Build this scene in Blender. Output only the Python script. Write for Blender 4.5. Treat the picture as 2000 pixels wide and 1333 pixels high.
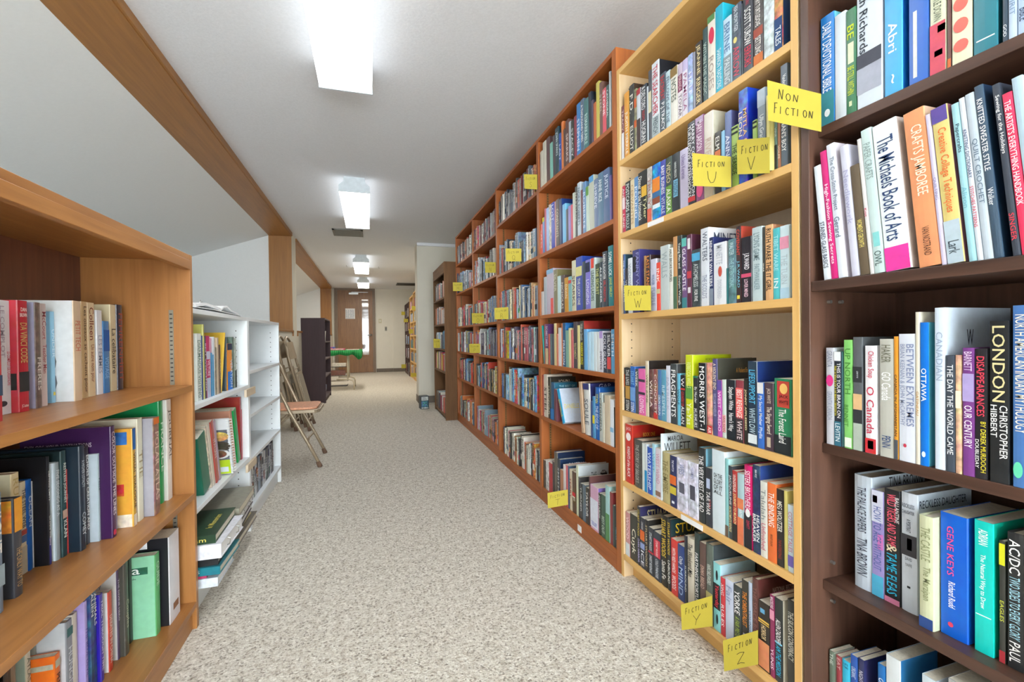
import bpy, math, random
from mathutils import Matrix, Vector
PI = math.pi
for _o in list(bpy.data.objects): bpy.data.objects.remove(_o)
SC = bpy.context.scene
COL = SC.collection
# ------------------------------------------------------------------ camera
CAMZ = 0.96
cam_d = bpy.data.cameras.new('camera'); cam = bpy.data.objects.new('camera', cam_d); COL.objects.link(cam)
cam_d.sensor_width = 36.0; cam_d.lens = 900.0/2000.0*36.0; cam_d.clip_start = 0.02; cam_d.clip_end = 100
_R = [(0.9549, 0.2968, 0.0), (0, 0, 0), (0, 0, 0)]
def _cam():
    F, CX, CY = 900.0, 1000.0, 666.5
    d = Vector(((720-CX)/F, (661-CY)/F, 1)).normalized()          # corridor direction seen by the camera
    dn = Vector((0.0125, 1, 0)); dn.z = -(dn.x*d.x+dn.y*d.y)/d.z; dn.normalize()
    up = -dn; rt = d.cross(up)
    if rt.x < 0: rt = -rt
    # rows of world->camera (x right, y down, z forward)
    M = Matrix((rt, d, up)).transposed()
    right = Vector(M[0]); down = Vector(M[1]); fwd = Vector(M[2])
    W = Matrix((right, -down, -fwd)).transposed().to_4x4(); W.translation = Vector((0, 0, CAMZ))
    cam.matrix_world = W
_cam(); SC.camera = cam
# ------------------------------------------------------------------ world and exposure
w = bpy.data.worlds.new('world'); SC.world = w; w.use_nodes = True
w.node_tree.nodes['Background'].inputs[0].default_value = (0.9, 0.95, 1.0, 1); w.node_tree.nodes['Background'].inputs[1].default_value = 1.0
SC.view_settings.view_transform = 'Standard'; SC.view_settings.look = 'None'; SC.view_settings.gamma = 1.0
SC.view_settings.use_curve_mapping = False; SC.view_settings.exposure = 1.42
SC.cycles.max_bounces = 10; SC.cycles.diffuse_bounces = 6; SC.cycles.use_denoising = True
DAY = 8.0        # brightness of the fill window added behind the viewpoint
LAMP = 4.4        # strength of the ceiling tubes
# ------------------------------------------------------------------ helpers
def lin(h):
    c = [int(h[i:i+2], 16)/255 for i in (0, 2, 4)]
    return tuple((v/12.92 if v <= .04045 else ((v+.055)/1.055)**2.4) for v in c)
class MB:
    def __init__(s): s.v = []; s.f = []; s.m = []; s.c = []
    def quad(s, pts, m=0, c=None):
        n = len(s.v); s.v += [tuple(p) for p in pts]; s.f.append(tuple(range(n, n+len(pts)))); s.m.append(m); s.c.append(c)
    def box(s, x0, x1, y0, y1, z0, z1, m=0, c=None):
        n = len(s.v)
        s.v += [(x0,y0,z0),(x1,y0,z0),(x1,y1,z0),(x0,y1,z0),(x0,y0,z1),(x1,y0,z1),(x1,y1,z1),(x0,y1,z1)]
        for f in ((0,3,2,1),(4,5,6,7),(0,1,5,4),(1,2,6,5),(2,3,7,6),(3,0,4,7)):
            s.f.append(tuple(n+i for i in f)); s.m.append(m); s.c.append(c)
        return s
    def tube(s, pts, r, k=8, m=0, caps=True):
        pts = [Vector(p) for p in pts]; rings = []
        up = Vector((0,0,1))
        for i, p in enumerate(pts):
            t = (pts[min(i+1,len(pts)-1)]-pts[max(i-1,0)]).normalized()
            a = up if abs(t.dot(up)) < .9 else Vector((1,0,0))
            u = t.cross(a).normalized(); v = t.cross(u).normalized()
            rr = r[i] if isinstance(r, (list, tuple)) else r
            n = len(s.v)
            for j in range(k):
                q = p+u*(math.cos(2*PI*j/k)*rr)+v*(math.sin(2*PI*j/k)*rr); s.v.append(tuple(q))
            rings.append(n)
        for a, b in zip(rings, rings[1:]):
            for j in range(k):
                s.f.append((a+j, a+(j+1)%k, b+(j+1)%k, b+j)); s.m.append(m); s.c.append(None)
        if caps:
            s.f.append(tuple(rings[0]+j for j in range(k))[::-1]); s.m.append(m); s.c.append(None)
            s.f.append(tuple(rings[-1]+j for j in range(k))); s.m.append(m); s.c.append(None)
        return s
    def prism(s, prof, a0, a1, axis='y', m=0):
        # prof: list of 2D points; axis y: (x,z) extruded along y ; axis x: (y,z) along x ; axis z: (x,y) along z
        n = len(s.v); k = len(prof)
        for a in (a0, a1):
            for p, q in prof:
                s.v.append((p,a,q) if axis == 'y' else ((a,p,q) if axis == 'x' else (p,q,a)))
        for j in range(k):
            s.f.append((n+j, n+(j+1)%k, n+k+(j+1)%k, n+k+j)); s.m.append(m); s.c.append(None)
        s.f.append(tuple(n+j for j in range(k))[::-1]); s.f.append(tuple(n+k+j for j in range(k))); s.m += [m, m]; s.c += [None, None]
        return s
    def mesh(s, name, mats, smooth=False):
        me = bpy.data.meshes.new(name); me.from_pydata(s.v, [], s.f)
        for mt in (mats if isinstance(mats, (list, tuple)) else [mats]): me.materials.append(mt)
        if any(s.m): me.polygons.foreach_set('material_index', s.m)
        if any(c is not None for c in s.c):
            a = me.color_attributes.new('col', 'FLOAT_COLOR', 'CORNER'); buf = []
            for f, c in zip(s.f, s.c):
                buf += list(c or (1,1,1,1))*len(f)
            a.data.foreach_set('color', buf)
        if smooth: me.polygons.foreach_set('use_smooth', [True]*len(me.polygons))
        me.update(); return me
    def obj(s, name, mats, parent=None, smooth=False, bevel=0, fix=True):
        me = s.mesh(name, mats, smooth)
        o = bpy.data.objects.new(name, me); COL.objects.link(o)
        if fix:
            import bmesh
            b = bmesh.new(); b.from_mesh(me); bmesh.ops.recalc_face_normals(b, faces=b.faces); b.to_mesh(me); b.free()
        if parent is not None: o.parent = parent
        if bevel:
            md = o.modifiers.new('bevel', 'BEVEL'); md.width = bevel; md.segments = 2; md.limit_method = 'ANGLE'
        return o
def tag(o, label, cat, group=None):
    o['label'] = label; o['category'] = cat
    if group: o['group'] = group
    return o
def thing(name, label, cat, loc=(0,0,0), rot=(0,0,0), group=None):
    o = bpy.data.objects.new(name, None); COL.objects.link(o); o.location = loc; o.rotation_euler = rot
    o.empty_display_size = .05
    return tag(o, label, cat, group)
def struct(o): o['kind'] = 'structure'; return o
# ------------------------------------------------------------------ materials
def new_mat(name):
    m = bpy.data.materials.new(name); m.use_nodes = True
    nt = m.node_tree; b = nt.nodes['Principled BSDF']
    return m, nt, b
def link(nt, a, b): nt.links.new(a, b)
def plain(name, h, rough=.5, metal=0, var=.06, scale=30, bump=0, spec=.5):
    m, nt, b = new_mat(name); c = lin(h)
    b.inputs['Roughness'].default_value = rough; b.inputs['Metallic'].default_value = metal
    b.inputs['Specular IOR Level'].default_value = spec
    tc = nt.nodes.new('ShaderNodeTexCoord'); n = nt.nodes.new('ShaderNodeTexNoise'); n.inputs['Scale'].default_value = scale; n.inputs['Detail'].default_value = 4
    link(nt, tc.outputs['Object'], n.inputs['Vector'])
    r = nt.nodes.new('ShaderNodeValToRGB'); e = r.color_ramp.elements
    e[0].position = .3; e[1].position = .7
    e[0].color = tuple(v*(1-var) for v in c)+(1,); e[1].color = tuple(min(1, v*(1+var)) for v in c)+(1,)
    link(nt, n.outputs['Fac'], r.inputs['Fac']); link(nt, r.outputs['Color'], b.inputs['Base Color'])
    if bump:
        bp = nt.nodes.new('ShaderNodeBump'); bp.inputs['Strength'].default_value = bump; bp.inputs['Distance'].default_value = .002
        link(nt, n.outputs['Fac'], bp.inputs['Height']); link(nt, bp.outputs['Normal'], b.inputs['Normal'])
    return m
def wood(name, light, dark, axis='z', rough=.42, fine=60, stretch=.06, contrast=1.0, cathedral=0):
    m, nt, b = new_mat(name)
    b.inputs['Roughness'].default_value = rough
    tc = nt.nodes.new('ShaderNodeTexCoord'); mp = nt.nodes.new('ShaderNodeMapping')
    sc = {'x': (stretch,1,1), 'y': (1,stretch,1), 'z': (1,1,stretch)}[axis]
    mp.inputs['Scale'].default_value = sc; link(nt, tc.outputs['Object'], mp.inputs['Vector'])
    oi = nt.nodes.new('ShaderNodeObjectInfo'); ad = nt.nodes.new('ShaderNodeVectorMath'); ad.operation = 'ADD'
    link(nt, mp.outputs['Vector'], ad.inputs[0]); link(nt, oi.outputs['Random'], ad.inputs[1])
    n1 = nt.nodes.new('ShaderNodeTexNoise'); n1.inputs['Scale'].default_value = fine; n1.inputs['Detail'].default_value = 6; n1.inputs['Distortion'].default_value = .3
    n2 = nt.nodes.new('ShaderNodeTexNoise'); n2.inputs['Scale'].default_value = fine*.13; n2.inputs['Detail'].default_value = 3; n2.inputs['Distortion'].default_value = 1.2
    link(nt, ad.outputs[0], n1.inputs['Vector']); link(nt, ad.outputs[0], n2.inputs['Vector'])
    mx = nt.nodes.new('ShaderNodeMath'); mx.operation = 'MULTIPLY_ADD'; mx.inputs[1].default_value = .55
    link(nt, n1.outputs['Fac'], mx.inputs[0])
    mu = nt.nodes.new('ShaderNodeMath'); mu.operation = 'MULTIPLY'; mu.inputs[1].default_value = .45
    link(nt, n2.outputs['Fac'], mu.inputs[0]); link(nt, mu.outputs[0], mx.inputs[2])
    src = mx.outputs[0]
    if cathedral:
        wv = nt.nodes.new('ShaderNodeTexWave'); wv.inputs['Scale'].default_value = cathedral; wv.inputs['Distortion'].default_value = 9; wv.inputs['Detail'].default_value = 3; wv.inputs['Detail Scale'].default_value = 1.2
        link(nt, ad.outputs[0], wv.inputs['Vector'])
        m2 = nt.nodes.new('ShaderNodeMath'); m2.operation = 'MULTIPLY_ADD'; m2.inputs[1].default_value = .3
        link(nt, wv.outputs['Fac'], m2.inputs[0])
        m3 = nt.nodes.new('ShaderNodeMath'); m3.operation = 'MULTIPLY'; m3.inputs[1].default_value = .7
        link(nt, src, m3.inputs[0]); link(nt, m3.outputs[0], m2.inputs[2]); src = m2.outputs[0]
    r = nt.nodes.new('ShaderNodeValToRGB'); e = r.color_ramp.elements
    L, D = lin(light), lin(dark)
    e[0].position = .5-.22/contrast; e[1].position = .5+.2/contrast; e[0].color = D+(1,); e[1].color = L+(1,)
    link(nt, src, r.inputs['Fac']); link(nt, r.outputs['Color'], b.inputs['Base Color'])
    bp = nt.nodes.new('ShaderNodeBump'); bp.inputs['Strength'].default_value = .08; bp.inputs['Distance'].default_value = .001
    link(nt, n1.outputs['Fac'], bp.inputs['Height']); link(nt, bp.outputs['Normal'], b.inputs['Normal'])
    return m
def woods(name, light, dark, **k): return {a: wood(name+'_'+a, light, dark, a, **k) for a in 'xyz'}
CHERRY = woods('cherry_wood', 'b5682f', '8c481a', rough=.45)
BIRCH = woods('birch_veneer', 'e2b771', 'cf9f5c', rough=.45)
BIRCHIN = woods('birch_inside', 'd8bf9b', 'c8aa80', rough=.5)
BIRCHBK = woods('birch_back', 'eadfcf', 'e2d3be', rough=.6)
MAPLE = woods('honey_wood', 'b37c44', '8c582b', rough=.36)
BACKW = woods('red_brown_back', '7a4c38', '5c3628', rough=.45)
OAK = woods('oak_trim', 'b07a3c', '8c5c2a', rough=.45, cathedral=0, contrast=.8)
WALNUT = woods('dark_walnut', '604336', '3c271e', rough=.4, contrast=1.2)
BROWN = woods('brown_laminate', '7e5a38', '5c3e24', rough=.8)
ESPRESSO = woods('espresso_laminate', '4a363a', '3b2a2d', rough=.65)
DOORWOOD = wood('door_oak_veneer', '9c7148', '735030', 'z', cathedral=10, stretch=.1)
WHITE = plain('white_laminate', 'e6eaec', .4, var=.015)
CEIL = plain('ceiling_plaster', 'e8eaee', .9, var=.03, scale=90, bump=.35, spec=.2)
WALL = plain('cream_wall_paint', 'e2ddd0', .8, var=.02, scale=6, spec=.3)
RECESS = plain('grey_recess_paint', 'eceeed', .85, var=.012, scale=60, bump=.2, spec=.2)
PILLAR = plain('pale_grey_paint', 'ddd8ca', .8, var=.02, scale=5, spec=.3)
COVE = plain('grey_brown_vinyl', '6f655a', .6)
METAL = plain('taupe_metal_paint', 'a8977f', .35, metal=.35, var=.05)
STEEL = plain('brushed_steel', 'b8b8b4', .3, metal=.9)
PEG = plain('dark_hole', '3a3632', .9)
RUBBER = plain('brown_rubber_foot', '6a5140', .8)
VINYL = plain('peach_seat_vinyl', 'd89a78', .55, var=.22, scale=60)
GREEN = plain('green_tablecloth', '10803a', .7, var=.1, scale=40)
WPLAST = plain('white_plastic', 'e4e4e0', .4)
YELLOW = plain('yellow_card', 'bfae3c', .7, var=.02)
INK = plain('dark_pen_ink', '3c3a22', .8)
PAPER = plain('page_edges', 'd9d2c0', .9, var=.1, scale=200)
WPAPER = plain('white_paper', 'e8e8e8', .8, var=.02)
DARKMET = plain('dark_grey_metal', '5a5854', .5, metal=.5)
VENTM = plain('vent_grey', '8a8a86', .5, metal=.3)
BLACKP = plain('black_plastic', '1c1c1e', .5)
TANW = wood('tan_wood_strip', 'e0ceb4', 'cdb799', 'y')
def coverm(name, rough):
    m, nt, b = new_mat(name)
    b.inputs['Roughness'].default_value = rough
    at = nt.nodes.new('ShaderNodeVertexColor'); at.layer_name = 'col'
    tc = nt.nodes.new('ShaderNodeTexCoord')
    n = nt.nodes.new('ShaderNodeTexNoise'); n.inputs['Scale'].default_value = 55; n.inputs['Detail'].default_value = 5
    link(nt, tc.outputs['Object'], n.inputs['Vector'])
    hs = nt.nodes.new('ShaderNodeHueSaturation'); link(nt, at.outputs['Color'], hs.inputs['Color'])
    mr = nt.nodes.new('ShaderNodeMapRange'); mr.inputs['From Min'].default_value = .3; mr.inputs['From Max'].default_value = .7
    mr.inputs['To Min'].default_value = -.85; mr.inputs['To Max'].default_value = 1.0
    link(nt, n.outputs['Fac'], mr.inputs['Value'])
    ml = nt.nodes.new('ShaderNodeMath'); ml.operation = 'MULTIPLY_ADD'; ml.inputs[2].default_value = 1.0
    link(nt, mr.outputs['Result'], ml.inputs[0]); link(nt, at.outputs['Alpha'], ml.inputs[1])
    link(nt, ml.outputs[0], hs.inputs['Value'])
    n2 = nt.nodes.new('ShaderNodeTexNoise'); n2.inputs['Scale'].default_value = 31; link(nt, tc.outputs['Object'], n2.inputs['Vector'])
    m2 = nt.nodes.new('ShaderNodeMath'); m2.operation = 'SUBTRACT'; m2.inputs[1].default_value = .5; link(nt, n2.outputs['Fac'], m2.inputs[0])
    m3 = nt.nodes.new('ShaderNodeMath'); m3.operation = 'MULTIPLY_ADD'; m3.inputs[2].default_value = .5; link(nt, m2.outputs[0], m3.inputs[0])
    m4 = nt.nodes.new('ShaderNodeMath'); m4.operation = 'MULTIPLY'; m4.inputs[1].default_value = .5; link(nt, at.outputs['Alpha'], m4.inputs[0])
    link(nt, m4.outputs[0], m3.inputs[1]); link(nt, m3.outputs[0], hs.inputs['Hue'])
    link(nt, hs.outputs['Color'], b.inputs['Base Color'])
    return m
COVER = coverm('printed_cover', .32)
MATTE = coverm('printed_matte', .7)
def emit(name, strength, col):
    m, nt, b = new_mat(name)
    b.inputs['Base Color'].default_value = (.9,.9,.9,1); b.inputs['Emission Color'].default_value = col+(1,); b.inputs['Emission Strength'].default_value = strength
    return m
def carpet():
    m, nt, b = new_mat('loop_pile_carpet'); b.inputs['Roughness'].default_value = .95; b.inputs['Specular IOR Level'].default_value = .1
    tc = nt.nodes.new('ShaderNodeTexCoord')
    v = nt.nodes.new('ShaderNodeTexVoronoi'); v.inputs['Scale'].default_value = 190; link(nt, tc.outputs['Object'], v.inputs['Vector'])
    n = nt.nodes.new('ShaderNodeTexNoise'); n.inputs['Scale'].default_value = 110; n.inputs['Detail'].default_value = 5; n.inputs['Roughness'].default_value = .7; link(nt, tc.outputs['Object'], n.inputs['Vector'])
    n2 = nt.nodes.new('ShaderNodeTexNoise'); n2.inputs['Scale'].default_value = 40; n2.inputs['Detail'].default_value = 3; link(nt, tc.outputs['Object'], n2.inputs['Vector'])
    r = nt.nodes.new('ShaderNodeValToRGB'); e = r.color_ramp.elements
    e[0].position = .34; e[0].color = lin('a0978a')+(1,)
    e[1].position = .66; e[1].color = lin('ebe6dc')+(1,)
    k = e.new(.45); k.color = lin('cbc3b6')+(1,)
    k = e.new(.53); k.color = lin('dad4c8')+(1,)
    link(nt, n.outputs['Fac'], r.inputs['Fac'])
    mx = nt.nodes.new('ShaderNodeMix'); mx.data_type = 'RGBA'; mx.blend_type = 'MULTIPLY'; mx.inputs[0].default_value = .55
    r2 = nt.nodes.new('ShaderNodeValToRGB'); r2.color_ramp.elements[0].position = .35; r2.color_ramp.elements[1].position = .62
    r2.color_ramp.elements[0].color = lin('ccc6be')+(1,); r2.color_ramp.elements[1].color = (1,1,1,1)
    link(nt, n2.outputs['Fac'], r2.inputs['Fac'])
    link(nt, r.outputs['Color'], mx.inputs[6]); link(nt, r2.outputs['Color'], mx.inputs[7])
    # scattered dark flecks of the tweed yarn
    vc = nt.nodes.new('ShaderNodeTexVoronoi'); vc.inputs['Scale'].default_value = 170; link(nt, tc.outputs['Object'], vc.inputs['Vector'])
    sp = nt.nodes.new('ShaderNodeSeparateColor'); link(nt, vc.outputs['Color'], sp.inputs['Color'])
    gt = nt.nodes.new('ShaderNodeMath'); gt.operation = 'GREATER_THAN'; gt.inputs[1].default_value = .91; link(nt, sp.outputs[0], gt.inputs[0])
    mg = nt.nodes.new('ShaderNodeMath'); mg.operation = 'MULTIPLY'; mg.inputs[1].default_value = .6; link(nt, gt.outputs[0], mg.inputs[0])
    mx2 = nt.nodes.new('ShaderNodeMix'); mx2.data_type = 'RGBA'; mx2.inputs[7].default_value = lin('6c6056')+(1,)
    link(nt, mg.outputs[0], mx2.inputs[0]); link(nt, mx.outputs[2], mx2.inputs[6])
    link(nt, mx2.outputs[2], b.inputs['Base Color'])
    bp = nt.nodes.new('ShaderNodeBump'); bp.inputs['Strength'].default_value = .4; bp.inputs['Distance'].default_value = .005
    link(nt, v.outputs['Distance'], bp.inputs['Height']); link(nt, bp.outputs['Normal'], b.inputs['Normal'])
    return m
CARPET = carpet()
LIGHTW = emit('lit_diffuser', LAMP, (.90, .96, 1.0))
LIGHTS = emit('lit_diffuser_edge', LAMP*.16, (.92, .97, 1.0))
LIGHTY = emit('lit_diffuser_warm', LAMP*2.7, (1.0, .95, .84))
# ------------------------------------------------------------------ room shell
CZ = 2.34; XL = -.94; XR = 1.26; Y0 = -3.2; YE = 13.5
struct(MB().box(-2.8, 1.5, Y0, YE+.2, -.1, 0).obj('floor', CARPET))
struct(MB().box(XL-.02, 1.5, Y0, YE+.2, CZ, CZ+.1).obj('ceiling', CEIL))
struct(MB().box(XR, XR+.15, Y0, YE+.2, 0, CZ).obj('wall_right', WALL))
struct(MB().box(-2.8, -.85, Y0-.15, Y0, -.1, CZ+.1).box(1.15, 1.5, Y0-.15, Y0, -.1, CZ+.1).box(-.85, 1.15, Y0-.15, Y0, -.1, .12).box(-.85, 1.15, Y0-.15, Y0, 2.2, CZ+.1).obj('wall_rear', WALL))
# assumed wide window, unseen in the rear wall, added to fill the corridor with daylight
fill_win = struct(MB().box(-.85, 1.15, Y0-.06, Y0-.05, .12, 2.2).obj('fill_window_1', emit('fill_light_pane', DAY, (.84, .93, 1.0))))
wf = MB()
for xx in (-.85, -.2, .45, 1.11): wf.box(xx, xx+.04, Y0-.045, Y0-.002, .12, 2.2)
for zz in (.12, 1.1, 2.16): wf.box(-.85, 1.15, Y0-.045, Y0-.002, zz, zz+.04)
wf.obj('window_frame', WHITE, fill_win)  # frame of the added fill window
wl = MB()
wl.box(XL-.12, XL, Y0, YE, 0, 1.05)                 # knee wall under the recesses
wl.box(XL-.12, XL, 6.56, 6.93, 1.05, CZ)            # pier between the two recesses
wl.box(XL-.12, XL, 13.14, YE, 1.05, CZ)
struct(wl.obj('wall_left', WALL))
RS = .358
def recess(y0, y1, n, near):
    m = MB()
    xa, xb = XL-.262, -2.75; za = 2.292; zb = za-RS*(xa-xb)
    m.prism([(xa, za), (xa, za+.12), (xb, zb+.12), (xb, zb)], y0, y1, 'y')     # sloping ceiling
    struct(m.obj('ceiling_recess_%s' % n, RECESS))
    e = MB().box(xb, XL-.02, y1, y1+.05, 1.0, CZ)
    if near: e.box(xb, XL-.02, y0-.05, y0, 1.0, CZ)
    e.box(xb-.1, xb, y0, y1, 1.0, 1.8)
    e.box(xb, XL-.12, y0, y1, .98, 1.05)
    struct(e.obj('wall_recess_%s' % n, RECESS))
    h = struct(MB().box(XL-.262, XL+.004, y0, y1, 2.29, 2.308).obj('trim_%d' % (n*4-3), OAK['y'], bevel=.002))
    h2 = struct(MB().box(XL-.001, XL+.016, y0, y1, 2.295, CZ).obj('trim_%d' % (n*4-2), OAK['y'], bevel=.002))
    j = struct(MB().box(XL-.262, XL+.004, y1-.018, y1, 1.07, 2.29).obj('trim_%d' % (n*4-1), OAK['z'], bevel=.002))
    s = struct(MB().box(XL-.262, XL+.016, y0, y1, 1.05, 1.075).obj('trim_%d' % (n*4), OAK['y'], bevel=.002))
    return
recess(-2.6, 6.56, 1, True)
recess(6.93, 13.14, 2, True)
for k, y in enumerate((6.56, 6.93)):
    struct(MB().box(XL, XL+.014, y-(.035 if k == 0 else 0), y+(.035 if k else 0), 1.0, 1.07).obj('trim_%d' % (9+k), OAK['z']))
struct(MB().box(-2.8, 1.5, YE, YE+.15, 0, CZ).obj('wall_end', WALL))
struct(MB().box(.66, XR, YE-.03, YE, 0, CZ).obj('wall_end_panel', WALL))
struct(MB().box(.2, .66, YE-.012, YE, 0, .1).obj('baseboard_end', COVE)); struct(MB().box(.66, XR, YE-.042, YE-.03, 0, .1).obj('baseboard_end_right', COVE))
struct(MB().box(.69, XR, 6.84, 7.16, 0, CZ).obj('wall_pillar', PILLAR))
struct(MB().box(.682, XR, 6.832, 6.84, 0, .1).box(.682, .69, 6.84, 7.16, 0, .1).obj('baseboard_pillar', COVE))
struct(MB().box(.69, XR, 6.8, 6.84, 2.30, CZ).obj('trim_11', CEIL))
# door at the end of the corridor
dr = struct(MB().box(-.80, .115, YE-.045, YE-.005, .01, 2.285).obj('door_1', DOORWOOD))
df = MB(); DW = plain('door_frame_paint', '7e6c5a', .5)
df.box(-.88, -.80, YE-.06, YE, 0, 2.34); df.box(.115, .185, YE-.06, YE, 0, 2.34); df.box(-.80, .115, YE-.06, YE, 2.285, 2.34)
df.obj('door_frame', DW, dr)
vf = MB(); gx0, gx1, gz0, gz1 = -.165, .005, .50, 2.03
vf.box(gx0-.035, gx0, YE-.062, YE-.045, gz0-.035, gz1+.035); vf.box(gx1, gx1+.035, YE-.062, YE-.045, gz0-.035, gz1+.035)
vf.box(gx0, gx1, YE-.062, YE-.045, gz1, gz1+.035); vf.box(gx0, gx1, YE-.062, YE-.045, gz0-.035, gz0)
vf.obj('window_frame', DOORWOOD, dr)
GL, nt, b = new_mat('vision_glass'); b.inputs['Base Color'].default_value = lin('8a7a70')+(1,); b.inputs['Roughness'].default_value = .05; b.inputs['Specular IOR Level'].default_value = 1.0
MB().box(gx0, gx1, YE-.05, YE-.044, gz0, gz1).obj('glass', GL, dr)
MB().box(-.115, -.05, YE-.0512, YE-.0501, 1.3, 1.78).obj('window_reflection_panel', plain('pale_sheet_in_glass', 'cfd6d8', .3), dr) if False else None
hd = MB(); hd.tube([(.075, YE-.045, 1.05), (.075, YE-.10, 1.05)], .022, 10); hd.tube([(.085, YE-.10, 1.05), (-.03, YE-.10, 1.04)], [.02, .012], 8)
hd.obj('lever_handle', STEEL, dr, smooth=True)
MB().box(-.50, -.26, YE-.12, YE-.05, 2.17, 2.215).box(-.44, .0, YE-.10, YE-.085, 2.225, 2.24).obj('door_closer', STEEL, dr)
# posted sheet on the door
sh = MB().box(-.60, -.35, YE-.0505, YE-.0465, 1.50, 1.785).obj('posted_notice', WPAPER)
tag(sh, 'white printed sheet taped on the brown door', 'notice')
pm = MB(); rnd = random.Random(4)
for r in range(9):
    for c in range(4):
        x = -.585+c*.056; z = 1.745-r*.027
        pm.box(x, x+.02+rnd.random()*.028, YE-.0512, YE-.0506, z-.012, z)
pm.obj('printing', plain('blue_grey_print', '8fa0b4', .8), sh)
sw = MB().box(.275, .355, YE-.008, YE-.0005, 1.38, 1.50).obj('light_switch', plain('ivory_switch_plate', 'c8c0a0', .5), bevel=.002); tag(sw, 'ivory light switch plate beside the brown door', 'switch')
MB().box(.303, .327, YE-.014, YE-.008, 1.415, 1.465).obj('toggle', WPLAST, sw)
sw = MB().box(.44, .50, YE-.012, YE-.0005, 1.16, 1.28).obj('wall_plate', plain('grey_wall_plate', '8a8578', .4, metal=.4), bevel=.002); tag(sw, 'small grey metal wall plate lower than the ivory switch', 'wall plate')
MB().box(.455, .485, YE-.016, YE-.012, 1.19, 1.25).obj('insert', DARKMET, sw)
# ceiling lights
def ceiling_light(x, y0, y1, label, mat):
    t = thing('ceiling_light', label, 'ceiling light', (x, (y0+y1)/2, CZ), group='ceiling lights along the corridor')
    h = (y1-y0)/2; zt = 0; zb = -.125
    MB().prism([(-.085, 0), (.085, 0), (.085, -.05), (-.085, -.05)], -h+.01, h-.01).obj('housing', WHITE, t)
    df_ = MB().prism([(-.085, -.045), (-.122, -.075), (-.125, zb), (.125, zb), (.122, -.075), (.085, -.045)], -h+.012, h-.012).obj('diffuser', [mat, LIGHTS], t)
    for pl in df_.data.polygons: pl.material_index = 0 if pl.normal.z < -.9 else 1
    for s in (-1, 1):
        MB().prism([(-.085, 0), (.085, 0), (.088, -.04), (.126, -.072), (.128, -.128), (-.128, -.128), (-.126, -.072), (-.088, -.04)], s*h-.006, s*h+.006).obj('end_cap', plain('end_cap_grey', 'a3acb2', .5) if s < 0 and False else ENDCAP, t)
    return t
ENDCAP = plain('end_cap_plastic', 'dbe4ea', .5)
XF = -.09
ceiling_light(XF, 1.11, 2.485, 'nearest long lit ceiling light over the carpet corridor', LIGHTW)
ceiling_light(XF-.008, 4.18, 5.55, 'second lit ceiling light, just before the grey ceiling vent', LIGHTW)
ceiling_light(XF-.013, 8.01, 9.46, 'third lit ceiling light, beyond the grey ceiling vent', LIGHTY)
ceiling_light(XF-.01, 10.93, 12.15, 'farthest lit ceiling light, close to the brown door', LIGHTY)
for y in (-1.96,):
    o = ceiling_light(XF, y, y+1.37, 'lit ceiling light behind the viewpoint', LIGHTW)
def vent(x0, x1, y0, y1, label, mat):
    v = thing('ceiling_vent', label, 'vent', ((x0+x1)/2, (y0+y1)/2, CZ))
    a, b = (x1-x0)/2, (y1-y0)/2
    f = MB(); f.box(-a, a, -b, -b+.025, -.012, 0); f.box(-a, a, b-.025, b, -.012, 0); f.box(-a, -a+.025, -b, b, -.012, 0); f.box(a-.025, a, -b, b, -.012, 0)
    f.obj('frame', mat, v); MB().box(-a, a, -b, b, -.002, -.0005).obj('backing', BLACKP, v)
    for k in range(6):
        y = -b+.04+k*(2*b-.08)/5
        MB().prism([(y-.018, -.004), (y-.015, -.002), (y+.015, -.012), (y+.012, -.014)], -a+.025, a-.025, 'x').obj('slat', mat, v)
vent(-.42, -.05, 6.18, 6.56, 'grey louvred vent in the ceiling past the second light', VENTM)
vent(.70, 1.2, 11.9, 12.4, 'dark ceiling vent above the farthest bookshelves', DARKMET)
for x, y, l in ((-.38, 9.2, 'small wire hook in the ceiling on the recess side of the lights'), (.2, 9.25, 'small wire hook in the ceiling on the bookcase side of the lights')):
    h = MB().tube([(0, 0, 0), (0, 0, -.02), (.012, 0, -.034), (.02, 0, -.026)], .0025, 6).obj('ceiling_hook', DARKMET, smooth=True); h.location = (x, y, CZ); tag(h, l, 'hook')
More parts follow.
